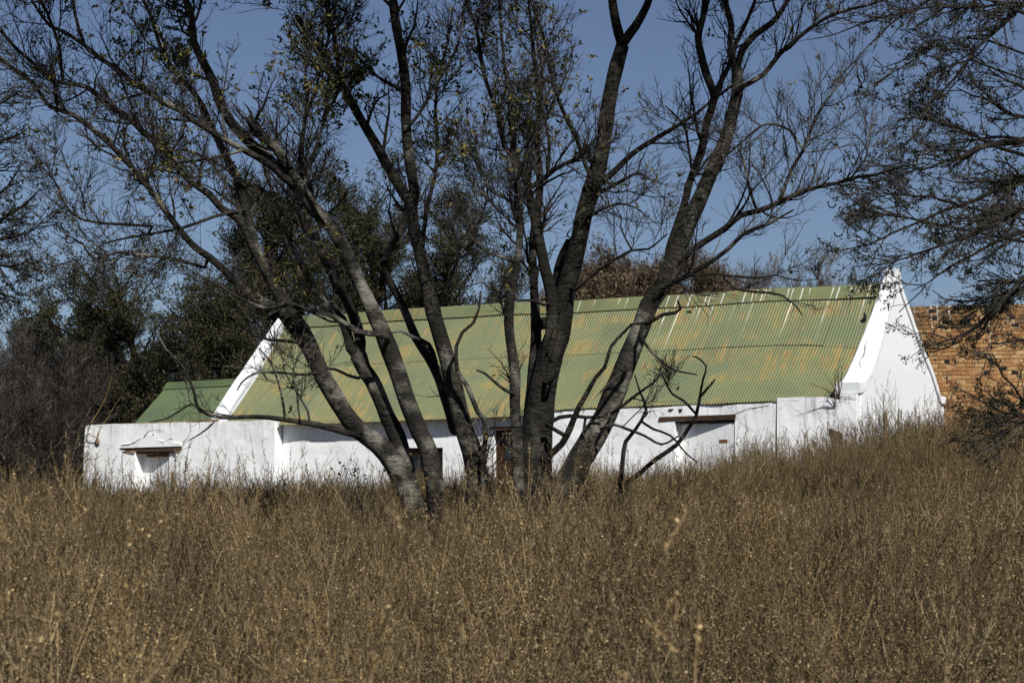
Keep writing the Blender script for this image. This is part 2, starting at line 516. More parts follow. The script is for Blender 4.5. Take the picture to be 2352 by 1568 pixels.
def brick_mat(name, per_object):
    m, nt, b = new_mat(name)
    if per_object:
        oi = nt.nodes.new("ShaderNodeObjectInfo"); r = oi.outputs['Random']
    else:
        g = nt.nodes.new("ShaderNodeNewGeometry"); r = g.outputs['Random Per Island']
    c = ramp(nt, r, [(0.0, (0.27, 0.125, 0.05)), (0.3, (0.345, 0.18, 0.072)), (0.65, (0.39, 0.22, 0.092)), (0.9, (0.45, 0.285, 0.125)), (1.0, (0.50, 0.35, 0.175))])
    geo = nt.nodes.new("ShaderNodeNewGeometry")
    sep = N(nt, "ShaderNodeSeparateXYZ"); nt.links.new(geo.outputs['Position'], sep.inputs[0])
    pn = nt.nodes.new("ShaderNodeMapping"); nt.links.new(geo.outputs['Position'], pn.inputs[0])
    n1 = noisetex(nt, pn.outputs[0], 14.0, 5, 0.7)
    c = mixc(nt, mth(nt, 'MULTIPLY', n1, 0.45), c, (0.20, 0.10, 0.04))
    # soot and lichen on the topmost courses, white runs below the coping
    n2 = noisetex(nt, pn.outputs[0], 2.6, 5, 0.7)
    h = mth(nt, 'SUBTRACT', WALL_TOP, sep.outputs[2])
    soot = mth(nt, 'MULTIPLY', ramp(nt, mth(nt, 'DIVIDE', h, 1.2), [(0.0, (1, 1, 1)), (0.45, (0.75, 0.75, 0.75)), (0.62, (0, 0, 0))]), ramp(nt, n2, [(0.38, (0, 0, 0)), (0.58, (1, 1, 1))]))
    c = mixc(nt, mth(nt, 'MULTIPLY', soot, 0.9), c, (0.05, 0.042, 0.028))
    cx = nt.nodes.new("ShaderNodeCombineXYZ"); nt.links.new(mth(nt, 'MULTIPLY', sep.outputs[0], 11.0), cx.inputs[0]); nt.links.new(mth(nt, 'MULTIPLY', sep.outputs[2], 0.35), cx.inputs[1])
    n3 = noisetex(nt, cx.outputs[0], 1.0, 3, 0.6)
    run = mth(nt, 'MULTIPLY', ramp(nt, n3, [(0.60, (0, 0, 0)), (0.64, (1, 1, 1))]), ramp(nt, mth(nt, 'DIVIDE', h, 1.9), [(0.0, (1, 1, 1)), (0.6, (0.7, 0.7, 0.7)), (0.9, (0, 0, 0))]))
    c = mixc(nt, mth(nt, 'MULTIPLY', run, 0.75), c, (0.62, 0.60, 0.53))
    nt.links.new(c, b.inputs['Base Color'])
    bump(nt, b, n1, 0.6, 0.008)
    return m


# ------------------------------------------------------------------ ground
gxs = np.concatenate([np.linspace(-600, -34, 14), np.linspace(-30, 30, 61), np.linspace(34, 600, 14)])
gys = np.concatenate([np.linspace(-60, -4, 8), np.linspace(0, 80, 81), np.linspace(90, 900, 22)])
GX, GY = np.meshgrid(gxs, gys)
gv = np.stack([GX, GY, gz(GX, GY)], -1).reshape(-1, 3)
ii = np.arange(len(gv)).reshape(len(gys), len(gxs))
gq = np.stack([ii[:-1, :-1], ii[:-1, 1:], ii[1:, 1:], ii[1:, :-1]], -1).reshape(-1, 4)
link("ground", mesh_np("ground", gv, gq, None, [SOIL], None, True), kind="structure", label="dry brown soil under the weeds rising to the cottage")

# ------------------------------------------------------------------ farmhouse
HA = math.radians(31.8)
E0 = np.array([7.266, 47.191])
HZ = 2.4
house = thing("farmhouse", "long whitewashed cottage with rusty green corrugated roof and curved end gable", "house", (E0[0], E0[1], HZ), -HA)
dv = np.array([math.cos(HA), -math.sin(HA)]); bv = np.array([math.sin(HA), math.cos(HA)])


def house_local(x, y):
    w = np.stack([np.asarray(x) - E0[0], np.asarray(y) - E0[1]], -1)
    return w @ dv, w @ bv


def wall_panel(name, outline, holes, y, depth, mat, parent, jitter=0.012, reveal=0.3, grid=0.22):
    """A plastered wall front in the X-Z plane at local depth y, its openings with reveals, its edges returned to y + depth."""
    pts, edges, faces_hole = [], [], []
    def ring(poly):
        s = len(pts); dense = []
        for k in range(len(poly)):
            p, q = np.array(poly[k], float), np.array(poly[(k + 1) % len(poly)], float)
            m = max(1, int(np.linalg.norm(q - p) / 0.18))
            for j in range(m):
                dense.append(p + (q - p) * j / m)
        for pp in dense: pts.append(tuple(pp))
        for k in range(len(dense)): edges.append((s + k, s + (k + 1) % len(dense)))
        return dense
    rings = [ring(outline)] + [ring(h) for h in holes]
    xs = [p[0] for p in outline]; zs = [p[1] for p in outline]

    def inside(p, poly):
        c = False
        for k in range(len(poly)):
            a, bb = poly[k], poly[k - 1]
            if (a[1] > p[1]) != (bb[1] > p[1]) and p[0] < (bb[0] - a[0]) * (p[1] - a[1]) / (bb[1] - a[1]) + a[0]:
                c = not c
        return c
    gx = np.arange(min(xs) + grid / 2, max(xs), grid); gzz = np.arange(min(zs) + grid / 2, max(zs), grid)
    for gxx in gx:
        for g2 in gzz:
            p = (gxx + random.uniform(-.03, .03), g2 + random.uniform(-.03, .03))
            if inside(p, outline) and not any(inside(p, h) for h in holes):
                pts.append(p)
    vo, eo, fo, *_ = delaunay_2d_cdt([Vector(p) for p in pts], edges, [], 0, 1e-4)
    keep = []
    for f in fo:
        cxy = sum((vo[i] for i in f), Vector((0, 0))) / len(f)
        if inside(cxy, outline) and not any(inside(cxy, h) for h in holes):
            keep.append(list(f))

    def P3(p, dy=0.0):
        w = noise.noise(Vector((p[0] * 0.9, p[1] * 0.9, y * 3.1 + 5))) * jitter * 2 + noise.noise(Vector((p[0] * 3.1, p[1] * 3.1, y))) * jitter
        return (p[0], y + w + dy, p[1])
    g = Geo()
    verts = [P3(p) for p in vo]
    tris = []
    for f in keep:
        for k in range(1, len(f) - 1):
            a, bb, cc = f[0], f[k], f[k + 1]
            ar = (vo[bb] - vo[a]).cross(vo[cc] - vo[a])
            tris.append((a, bb, cc) if ar > 0 else (a, cc, bb))
    g.add(verts, None, tris)
    for ri, rg in enumerate(rings):
        dd = depth if ri == 0 else reveal
        n = len(rg)
        vv = [P3(p) for p in rg] + [(p[0], y + dd, p[1]) for p in rg]
        q = [[k, k + n, (k + 1) % n + n, (k + 1) % n] for k in range(n)]
        g.add(vv, q)
    return link(name, g.mesh(name, [mat]), parent)


def wobble(poly_pts, amp=0.015):
    return [(p[0] + random.uniform(-amp, amp), p[1] + random.uniform(-amp, amp)) for p in poly_pts]


ZL = -1.2     # walls go below the ground
# left block (front of the low wing)
top_left = [(-22.26, 2.47), (-22.15, 2.525)] + [(x, 2.53 - 0.011 * (x + 22) + random.uniform(-.012, .012)) for x in np.arange(-21.9, -15.75, 0.35)] + [(-15.66, 2.43)]
wl_out = [(-22.3, ZL), (-15.62, ZL)] + top_left[::-1]
winL = [(-20.42, 0.35), (-18.98, 0.35), (-18.98, 1.745), (-20.42, 1.765)]
wall_panel("front_wall", wl_out, [winL], -0.22, 0.45, PLASTER, house, 0.014, 0.34)
# middle wall, set back under the eave
winM = [(-11.95, 0.2), (-10.62, 0.2), (-10.62, 1.64), (-11.95, 1.66)]
doorM = [(-9.13, -0.9), (-8.1, -0.9), (-8.1, 2.05), (-9.13, 2.03)]
wall_panel("front_wall", [(-15.62, ZL), (-7.43, ZL), (-7.43, 2.5), (-15.62, 2.5)], [winM, doorM], 0.10, 0.35, PLASTER, house, 0.012, 0.28)
# right wall
top_r = [(x, 2.44 + random.uniform(-.02, .02)) for x in np.arange(-7.4, -1.5, 0.3)]
wr_out = [(-7.43, ZL), (-1.52, ZL), (-1.52, 2.44)] + top_r[::-1]
winR = [(-4.12, 0.4), (-2.58, 0.4), (-2.58, 2.10), (-4.12, 2.10)]
wall_panel("front_wall", wr_out, [winR], 0.0, 0.4, PLASTER, house, 0.014, 0.30)
# pier with the slanting niche
top_p = [(x, 2.53 + random.uniform(-.012, .012)) for x in np.arange(-1.5, -0.1, 0.2)]
wp_out = [(-1.52, ZL), (0.403, ZL), (0.403, 2.56), (0.1, 2.55), (0.02, 2.44)] + top_p[::-1]
niche = [(-0.27, 0.5), (0.06, 0.5), (0.06, 1.69), (-0.27, 1.83)]
wall_panel("front_wall", wp_out, [niche], -0.035, 0.4, PLASTER, house, 0.010, 0.30)


def box_part(name, mat, x0, x1, y0, y1, z0, z1, parent=None, jit=0.0, smooth=False):
    g = Geo(); g.box(x0, x1, y0, y1, z0, z1, jit)
    return link(name, g.mesh(name, [mat]), parent if parent is not None else house)


def slab(name, mat, pts, thick, parent):
    """A quad slab given by 4 points (front face), thickened along its normal."""
    p = np.array(pts, float)
    nrm = np.cross(p[1] - p[0], p[3] - p[0]); nrm /= np.linalg.norm(nrm)
    v = np.vstack([p, p - nrm * thick])
    q = [[0, 1, 2, 3], [7, 6, 5, 4], [0, 4, 5, 1], [1, 5, 6, 2], [2, 6, 7, 3], [3, 7, 4, 0]]
    return link(name, mesh_np(name, v, q, None, [mat]), parent)


# left window: bricked back, half-open white shutter, broken timber lintel
wL = box_part("window", PLASTER, -20.5, -18.9, 0.115, 0.16, 0.2, 1.9)
slab("shutter", PLASTER, [(-20.05, 0.10, 0.2), (-19.28, -0.10, 0.2), (-19.28, -0.10, 1.66), (-20.05, 0.10, 1.66)], 0.035, wL)
slab("board", PLASTER, [(-19.275, -0.14, 0.2), (-18.985, -0.16, 0.2), (-18.985, -0.16, 1.70), (-19.275, -0.14, 1.70)], 0.03, wL)
g = Geo(); g.box(-20.92, -18.77, -0.245, 0.06, 1.77, 1.85, 0.012)
lint = link("lintel", g.mesh("lintel", [WOOD_DARK]), house)
g = Geo(); g.box(-20.42, -18.99, -0.18, 0.09, 1.70, 1.765, 0.01); link("lintel", g.mesh("lintel", [WOOD_RUST]), house)
g = Geo(); g.box(-20.10, -19.28, -0.12, 0.085, 1.60, 1.675, 0.008); link("lintel", g.mesh("lintel", [WOOD_RUST]), house)
for x0, x1 in ((-20.85, -20.45), (-19.0, -18.82)):
    g = Geo(); g.box(x0, x1, -0.238, -0.1, 1.70, 1.772, 0.015); link("mud_patch", g.mesh("mud_patch", [MUD]), house)
# plaster hood over the left lintel: a slipped flake standing proud
hood = [(-20.95, 1.86), (-18.75, 1.86), (-18.78, 1.93), (-19.1, 1.98), (-19.35, 1.96), (-19.6, 2.03), (-19.75, 2.2), (-19.95, 2.24), (-20.1, 2.1), (-20.3, 2.04), (-20.55, 1.95), (-20.9, 1.93)]
g = Geo(); g.prism(hood, -0.262, -0.20, lambda p, a: (p[0], a, p[1])); link("plaster_hood", g.mesh("plaster_hood", [PLASTER]), house)


def crack(pts, y, w, parent=house):
    P = np.array([(p[0], y, p[1]) for p in pts], float)
    P2, R2 = smooth_path(P, np.full(len(P), 1.0), 0.06)
    P2[:, 0] += rng.normal(0, 0.006, len(P2)); P2[:, 2] += rng.normal(0, 0.008, len(P2))
    ww = w * rng.uniform(0.4, 1.2, len(P2)); ww[0] = ww[-1] = w * 0.15
    v, q = tubes(P2[None] , ww[None], 4)
    v[:, 1] = y + (v[:, 1] - y) * 0.25
    link("crack", mesh_np("crack", v, q, None, [DARK_CRACK_SHADE]), parent)


crack([(-20.9, 1.94), (-20.55, 1.96), (-20.3, 2.05), (-20.1, 2.11), (-19.95, 2.25), (-19.82, 2.28)], -0.272, 0.012)
crack([(-19.8, 2.25), (-19.65, 2.15), (-19.55, 2.03), (-19.3, 1.98), (-19.15, 2.06), (-19.0, 2.02)], -0.272, 0.010)
crack([(-19.9, 2.29), (-19.6, 2.32), (-19.35, 2.29)], -0.25, 0.006)
crack([(-18.8, 1.9), (-18.6, 2.05), (-18.45, 2.15)], -0.238, 0.004)
crack([(-15.5, 1.93), (-14.9, 1.90), (-14.4, 1.91), (-13.9, 1.87)], 0.088, 0.004)
crack([(-2.6, 2.2), (-2.4, 2.27), (-2.15, 2.33), (-1.7, 2.37)], -0.015, 0.007)
crack([(-4.5, 2.35), (-4.4, 2.28), (-4.42, 2.2)], -0.015, 0.006)
for x, z, sx, sz in ((-3.95, 2.33, 0.05, 0.04), (-4.85, 2.30, 0.06, 0.05), (-4.2, 2.36, 0.07, 0.02)):
    g = Geo(); g.prism([(x - sx, z + sz), (x - sx * .2, z - sz), (x + sx * .3, z - sz * .8), (x + sx, z + sz * .9)], -0.03, 0.02, lambda p, a: (p[0], a, p[1]))
    link("plaster_hole_shade", g.mesh("plaster_hole_shade", [DARK_CRACK_SHADE]), house)  # dark solid on the wall, painting the shade inside a hole

# right window: long timber lintel, boarded back with peep hole
boards = [(-4.13, -3.62), (-3.61, -3.30), (-3.29, -2.585)]
wR = link("window", (lambda g: (g.box(-4.2, -2.5, 0.31, 0.34, 0.3, 2.3), g.mesh("window", [PLASTER]))[1])(Geo()), house)
bw_y = lambda x: 0.03 + 0.235 * (-2.58 - x) / 1.55
for k, (x0, x1) in enumerate(boards):
    zt = 2.035 - 0.012 * k
    slab("board", PLASTER, [(x0, bw_y(x0), 0.3), (x1, bw_y(x1), 0.3), (x1, bw_y(x1), zt), (x0, bw_y(x0), zt)], 0.03, wR)
slab("peep_hole", WOOD_RUST, [(-3.03, bw_y(-3.03) - .004, 1.56), (-2.80, bw_y(-2.80) - .004, 1.56), (-2.80, bw_y(-2.80) - .004, 1.64), (-3.03, bw_y(-3.03) - .004, 1.64)], 0.02, wR)
g = Geo(); g.box(-4.52, -2.55, -0.028, 0.12, 2.105, 2.205, 0.006); link("lintel", g.mesh("lintel", [WOOD_DARK]), house)
g = Geo(); g.box(-4.10, -2.60, 0.06, 0.27, 2.03, 2.10, 0.008); link("lintel", g.mesh("lintel", [WOOD_DARK]), house)
g = Geo(); g.box(-2.60, -2.56 + 0.0, -0.02, 0.1, 2.07, 2.1, 0.004); link("mud_patch", g.mesh("mud_patch", [MUD]), house)
# niche in the pier
slab("niche_back", PLASTER, [(-0.29, 0.25, 0.4), (0.065, 0.0, 0.4), (0.065, 0.0, 1.75), (-0.29, 0.25, 1.85)], 0.03, house)
slab("lintel", WOOD_DARK, [(-0.265, -0.02, 1.735), (0.055, -0.02, 1.62), (0.055, -0.02, 1.685), (-0.265, -0.02, 1.82)], 0.24, house)

# middle window and door
wM = link("window", (lambda g: (g.box(-11.95, -10.62, 0.30, 0.33, 0.2, 1.66), g.mesh("window", [GLASS]))[1])(Geo()), house)
for (x0, x1, z0, z1) in ((-11.95, -10.62, 1.55, 1.655), (-11.95, -11.87, 0.2, 1.55), (-10.70, -10.62, 0.2, 1.55), (-11.31, -11.26, 0.2, 1.55)):
    g = Geo(); g.box(x0, x1, 0.20, 0.298, z0, z1); link("frame", g.mesh("frame", [WOOD_BROWN]), wM)
g = Geo(); g.box(-11.86, -10.71, 0.23, 0.292, 1.50, 1.548); link("frame", g.mesh("frame", [WOOD_RUST]), wM)
dM = link("door", (lambda g: (g.box(-9.04, -8.12, 0.29, 0.34, -0.9, 1.95), g.mesh("door", [WOOD_BROWN]))[1])(Geo()), house)
for (x0, x1, z0, z1) in ((-9.13, -9.045, -0.9, 1.96), (-8.18, -8.10, -0.9, 1.96), (-9.13, -8.10, 1.962, 2.03)):
    g = Geo(); g.box(x0, x1, 0.20, 0.30, z0, z1); link("frame", g.mesh("frame", [WOOD_BROWN]), dM)
for (x0, x1, z0, z1) in ((-8.92, -8.24, 1.63, 1.86), (-8.92, -8.24, 1.33, 1.62), (-8.90, -8.60, 0.7, 1.0), (-8.56, -8.26, 0.7, 1.0), (-8.90, -8.60, 0.35, 0.67), (-8.56, -8.26, 0.35, 0.67)):
    g = Geo(); g.box(x0, x1, 0.276, 0.289, z0, z1); link("pane", g.mesh("pane", [GLASS]), dM)
g = Geo(); g.box(-9.22, -8.0, 0.02, 0.30, 2.05, 2.10, 0.01); link("lintel", g.mesh("lintel", [WOOD_RUST]), house)

# roof surface -----------------------------------------------------
PROF = [(-0.17, 2.335), (0.0, 2.49), (0.7, 3.14), (1.4, 3.83), (2.0, 4.53), (2.6, 5.28)]
py = np.array([p[0] for p in PROF]); pz = np.array([p[1] for p in PROF])
ps = np.concatenate([[0], np.cumsum(np.hypot(np.diff(py), np.diff(pz)))])
RIDGE_S = ps[-1]


def sag(x):
    return np.interp(x, [-22, -17, -12, -6.5, -3.5, 0], [0.16, 0.16, 0.16, 0.05, 0.04, -0.02]) + 0.012 * np.sin(x * 1.7)


def roof_pt(x, s, lift):
    """x along the ridge, s metres up the slope from the eave, lift along the normal."""
    y = np.interp(s, ps, py); z = np.interp(s, ps, pz)
    dip = 0.15 * np.sin(np.pi * np.clip(y, 0, 2.6) / 2.6) * np.clip((np.asarray(x) + 2.2) / 2.2, 0, 1) ** 1.5
    return np.stack([x, y - lift * 0.70, z - dip + sag(x) * (y / 2.6) + lift * 0.71], -1)


CORR = 0.076


def corr_sheet(name, x0, ncorr, s0, s1, lift0, lift1, mat, fn, ridge_s, parent, ns=7, ragged=0.0, amp=0.011):
    nx = ncorr * 8 + 1
    xs = x0 + np.linspace(0, ncorr * CORR, nx)
    ss = np.linspace(s0, s1, ns)
    X, S = np.meshgrid(xs, ss)
    S = S.copy(); S[0] += ragged
    lift = np.linspace(lift0, lift1, ns)[:, None] + amp * np.cos((X / CORR) * 2 * np.pi)
    V = fn(X, S, lift)
    i = np.arange(nx * ns).reshape(ns, nx)
    q = np.stack([i[:-1, :-1], i[:-1, 1:], i[1:, 1:], i[1:, :-1]], -1).reshape(-1, 4)
    me = mesh_np(name, V.reshape(-1, 3), q, None, [mat], None, True)
    uvl = me.uv_layers.new(name="UVMap")
    li = np.empty(len(me.loops), np.int32); me.loops.foreach_get("vertex_index", li)
    uv = np.stack([X.ravel() + 17.4, ridge_s - S.ravel()], -1)[li]
    uvl.data.foreach_set("uv", uv.astype(np.float32).ravel())
    return link(name, me, parent)


SEAM = float(np.interp(1.42, py, ps))
S_EAVE0 = float(np.interp(-0.03, py, ps))
x = -17.40
k = 0
while x < -0.05:
    nc = min(8, int(round((-0.03 - x) / CORR)))
    if nc < 1: break
    low = 0.0 if -15.7 < x < -7.7 else S_EAVE0
    if x > -1.5: low = S_EAVE0 + 0.03
    o = corr_sheet("corrugated_sheet", x, nc, low, SEAM + 0.12, random.uniform(0, .006), 0.0, ROOF, roof_pt, RIDGE_S, house, 8, random.uniform(-.015, .015))
    gap = random.uniform(0.012, 0.02) + (0.014 if x > -5 else 0.0) * random.random()
    corr_sheet("corrugated_sheet", x, nc, SEAM + random.uniform(-.012, .012), RIDGE_S - 0.02, gap, 0.004, ROOF, roof_pt, RIDGE_S, house, 8)
    x += 8 * CORR; k += 1
# back slope, one plain corrugated skin
def roof_back(x, s, lift):
    p = roof_pt(x, s, lift)
    p[..., 1] = 5.2 - p[..., 1]
    return p
corr_sheet("back_roof", -17.40, 228, S_EAVE0, RIDGE_S, 0.0, 0.0, ROOF, roof_back, RIDGE_S, house, 6)["kind"] = "stuff"


def ridge_cap(x0, x1, fn_ridge, half, drop, mat, parent, rad=0.05):
    prof = [(-half, -drop), (-half * 0.75, -drop * 0.72), (-half * 0.5, -drop * 0.44), (-half * 0.28, -drop * 0.20), (-half * 0.12, -drop * 0.05), (0, 0.0),
            (half * 0.12, -drop * 0.05), (half * 0.28, -drop * 0.2), (half * 0.5, -drop * 0.44), (half, -drop)]
    n = max(2, int((x1 - x0) / 0.3)); xs = np.linspace(x0, x1, n)
    V = []
    for xx in xs:
        yr, zr = fn_ridge(xx)
        V += [(xx, yr + a, zr + bz) for a, bz in prof]
    m = len(prof); i = np.arange(n * m).reshape(n, m)
    q = np.stack([i[:-1, :-1], i[1:, :-1], i[1:, 1:], i[:-1, 1:]], -1).reshape(-1, 4)
    me = mesh_np("ridge_cap", V, q, None, [mat], None, True)
    uvl = me.uv_layers.new(name="UVMap")
    li = np.empty(len(me.loops), np.int32); me.loops.foreach_get("vertex_index", li)
    V = np.array(V)
    vs = np.tile(np.array([abs(p[0]) * 1.4 for p in prof]), n)
    uvl.data.foreach_set("uv", np.stack([V[:, 0] + 17.2, vs], -1)[li].astype(np.float32).ravel())
    return link("ridge_cap", me, parent)


xr = -17.40
while xr < -0.1:
    x1 = min(xr + 1.9, -0.02)
    ridge_cap(xr, x1 + (0.03 if x1 < -0.1 else 0), lambda xx: (2.6, 5.28 + float(sag(xx)) + 0.055 + random.uniform(-.003, .003)), 0.27, 0.335, ROOF, house)
    xr = x1

# low wing roof
APROF = [(0.28, 2.02), (2.4, 3.80)]
ALEN = math.hypot(2.12, 1.78)
def annex_pt(x, s, lift):
    t = s / ALEN
    y = 0.28 + 2.12 * t; z = 2.02 + 1.78 * t
    return np.stack([x + 0 * s, y - lift * 0.64, z + lift * 0.77], -1)
def annex_back(x, s, lift):
    p = annex_pt(x, s, lift); p[..., 1] = 4.8 - p[..., 1]; return p
x = -21.55
while x < -17.9:
    nc = min(8, int(round((-17.86 - x) / CORR)))
    if nc < 1: break
    corr_sheet("corrugated_sheet", x, nc, 0.0, ALEN - 0.02, 0.0, 0.0, ROOF_ANNEX, annex_pt, ALEN, house, 4)
    x += 8 * CORR
corr_sheet("back_roof", -21.55, 48, 0.0, ALEN, 0.0, 0.0, ROOF_ANNEX, annex_back, ALEN, house, 3)["kind"] = "stuff"
ridge_cap(-21.57, -19.5, lambda xx: (2.4, 3.85), 0.24, 0.215, ROOF_ANNEX, house)
ridge_cap(-19.5, -17.86, lambda xx: (2.4, 3.855), 0.24, 0.215, ROOF_ANNEX, house)
g = Geo(); g.prism([(0.0, ZL), (4.8, ZL), (4.8, 1.95), (2.4, 3.7), (0.3, 1.98), (0.0, 1.98)], -21.50, -21.2, lambda p, a: (a, p[0], p[1]))
link("end_wall", g.mesh("end_wall", [PLASTER]), house)
g = Geo(); g.box(-21.2, 0.0, 4.9, 5.25, ZL, 2.2); link("back_wall", g.mesh("back_wall", [PLASTER]), house)

# gables -----------------------------------------------------------
TOPF = [(0.06, 2.80), (0.40, 2.86), (0.72, 3.07), (0.94, 3.27), (1.15, 3.50), (1.56, 4.00), (2.06, 4.66), (2.42, 5.22), (2.58, 5.47), (2.60, 5.62)]
TOPB = [(2.84, 5.62), (2.86, 5.45), (2.93, 5.23), (3.40, 4.70), (4.03, 3.97), (4.66, 3.37), (5.02, 2.90), (5.14, 2.80), (5.46, 2.79)]


def gable(x0, x1, mat, ov, TOPF=TOPF, taper=1.0):
    prof = TOPF + TOPB
    inner = []
    P = np.array(prof)
    T = np.gradient(P, axis=0); T /= np.linalg.norm(T, axis=1, keepdims=True)
    NRM = np.stack([T[:, 1], -T[:, 0]], -1)
    IN = P + NRM * 0.13
    IN[0] = (TOPF[0][0], TOPF[0][1] - 0.22); IN[1] = (TOPF[1][0] - 0.13, TOPF[1][1] - 0.25); IN[2] = (TOPF[2][0] - 0.10, TOPF[2][1] - 0.20)
    IN[-1] = (5.43, 2.66); IN[-2] = (5.18, 2.63); IN[-3] = (5.0, 2.75)
    wallpoly = [(0.05, ZL), (5.44, ZL), (5.44, 2.70)] + [tuple(p) for p in IN[::-1][1:-1]] + [(0.10, 2.60), (0.05, 2.55)]
    tp = lambda z: float(np.clip((z - 3.3) / 2.2, 0, 1)) * taper
    g = Geo(); g.prism(wallpoly, 0, 1, lambda p, a: ((x0 + tp(p[1]) * 0.19) if a == 0 else (x1 - tp(p[1]) * 0.09), p[0], p[1]))
    link("gable_wall", g.mesh("gable_wall", [mat]), house)
    # coping: subdivided band with a slightly uneven edge
    PS, _ = smooth_path(np.c_[P, np.zeros(len(P))], np.ones(len(P)), 0.12)
    IS, _ = smooth_path(np.c_[IN, np.zeros(len(IN))], np.ones(len(IN)), 0.12)
    n = 64
    def resamp(A):
        s = np.r_[0, np.cumsum(np.linalg.norm(np.diff(A, axis=0), axis=1))]
        t = np.linspace(0, s[-1], n)
        return np.stack([np.interp(t, s, A[:, 0]), np.interp(t, s, A[:, 1])], -1)
    A, B = resamp(PS), resamp(IS)
    V = []
    for i in range(n):
        w = 0.012 * noise.noise(Vector((i * 0.35, x0, 2.0)))
        w2 = 0.012 * noise.noise(Vector((i * 0.4, x0, 9.0)))
        l = x0 - ov + tp(A[i, 1]) * 0.19; h = x1 + ov - tp(A[i, 1]) * 0.09
        V += [(l + w, A[i, 0], A[i, 1] + w2), (l + 0.03, A[i, 0], A[i, 1] + 0.02), (h - 0.03, A[i, 0], A[i, 1] + 0.02), (h + w2, A[i, 0], A[i, 1] + w), (h + w2, B[i, 0], B[i, 1]), (l + w, B[i, 0], B[i, 1])]
    q = []
    for i in range(n - 1):
        for j in range(6):
            a, bq = i * 6 + j, i * 6 + (j + 1) % 6
            q.append([a, a + 6, bq + 6, bq])
    q += [[0, 1, 4, 5], [1, 2, 3, 4]]
    e = (n - 1) * 6
    q += [[e + 5, e + 4, e + 1, e], [e + 4, e + 3, e + 2, e + 1]]
    link("gable_coping", mesh_np("gable_coping", V, q, None, [mat], None, False), house)


gable(-0.09, 0.40, PLASTER_GABLE, 0.05)
gable(-17.83, -17.43, PLASTER_GABLE, 0.04, [(-0.10, 2.62), (0.2, 2.95), (0.5, 3.28), (0.9, 3.73), (1.3, 4.18), (1.74, 4.68), (2.2, 5.19), (2.45, 5.46), (2.6, 5.60), (2.62, 5.70)])
crackp = [(0.95, 3.06), (1.05, 3.18), (1.2, 3.36), (1.35, 3.55), (1.55, 3.8)]
g = Geo(); v_ = []
P = np.array([(0.12 + random.uniform(-.03, .03), p[0] - 0.17, p[1] + 0.06) for p in crackp])
P2, R2 = smooth_path(P, np.ones(len(P)), 0.06); P2[:, 0] += rng.normal(0, 0.02, len(P2))
vv, qq = tubes(P2[None], (0.006 * rng.uniform(0.3, 1.2, len(P2)))[None], 4)
link("crack", mesh_np("crack", vv, qq, None, [DARK_CRACK_SHADE]), house)
# dark pieces paint hole shade where the sheet has rusted from the coping
g = Geo(); g.box(-0.165, -0.138, 1.86, 1.96, 4.40, 4.55, 0.01); link("gap", g.mesh("gap", [DARK_CRACK_SHADE]), house)
g = Geo(); g.prism([(-0.32, 2.46), (-0.14, 2.44), (-0.12, 2.66)], -0.02, 0.02, lambda p, a: (p[0], a, p[1])); link("gap", g.mesh("gap", [DARK_CRACK_SHADE]), house)
# earthy wall plate under the iron edge
g = Geo()
for xx in np.arange(-7.35, -1.6, 0.45):
    g.box(xx, xx + 0.448, 0.01, 0.2, 2.43, 2.475 + random.uniform(-.006, .012), 0.006)
link("wall_plate", g.mesh("wall_plate", [MUD]), house)["kind"] = "stuff"
g = Geo(); g.box(-21.3, -17.6, -0.18, 0.1, 2.46, 2.535, 0.012); link("wall_top", g.mesh("wall_top", [MUD]), house)


def H(x, y, z):
    p = E0 + dv * x + bv * y
    return np.array([p[0], p[1], z + HZ])


# ------------------------------------------------------------------ brick building behind on the right
BC = at(2223, 697, 52.0)
WALL_TOP = float(BC[2])
BRA = math.radians(12.0)
BRICK = brick_mat("orange_brick", True)
BRICK_STUFF = brick_mat("orange_brick_far", False)
MORTAR = plain("sandy_mortar", (0.36, 0.245, 0.135), 0.95, 12.0, 0.3)
BL0 = at(2080, 697, 52.6)
bw = thing("brick_wall", "tall orange brick wall with sooty white-streaked top behind the gable", "wall", (float(BL0[0]), float(BL0[1]), 2.3), -BRA)
bw['kind'] = 'thing'
BH = WALL_TOP - 2.3
BL = 6.6
PITX, PITZ = 0.222, 0.0965
protos = []
for k in range(6):
    g = Geo()
    w, h = PITX - 0.012, PITZ - 0.012
    v = np.array([[x, y, z] for z in (-h / 2, h / 2) for y in (0.0, 0.10) for x in (-w / 2, w / 2)], float)
    v += rng.normal(0, 0.0022, v.shape)
    # worn front arrises: an inner front face stands proud of the edges
    f = np.array([[-w / 2 + .008, -0.006, -h / 2 + .008], [w / 2 - .008, -0.006, -h / 2 + .008], [w / 2 - .008, -0.006, h / 2 - .008], [-w / 2 + .008, -0.006, h / 2 - .008]]) + rng.normal(0, 0.003, (4, 3))
    g.add(np.vstack([v, f]), [[8, 9, 11 - 1, 11], [0, 1, 9, 8], [1, 5, 10, 9], [5, 4, 11, 10], [4, 0, 8, 11], [4, 5, 7, 6], [0, 4, 6, 2], [1, 3, 7, 5], [0, 2, 3, 1]])
    protos.append(g.mesh("brick", [BRICK]))
g = Geo(); g.box(-0.8, BL, 0.013, 0.35, -1.0, BH - 0.01)
link("mortar_bed", g.mesh("mortar_bed", [MORTAR]), bw)
rows = int(BH / PITZ)
cand = []
for r in range(rows):
    z = BH - (r + 0.5) * PITZ
    header = (r in (0, 3, 8, 14, 17)) 
    px = PITX / 2 if header else PITX
    off = (0.0 if r % 2 else px / 2) - 0.8
    nb = int((BL + 0.8) / px)
    for cidx in range(nb):
        cand.append((off + (cidx + 0.5) * px, z, header, r))
visx = lambda xx: 0.0 < xx < 3.15
stuffg = Geo(); gapg = Geo()
nparts = 0
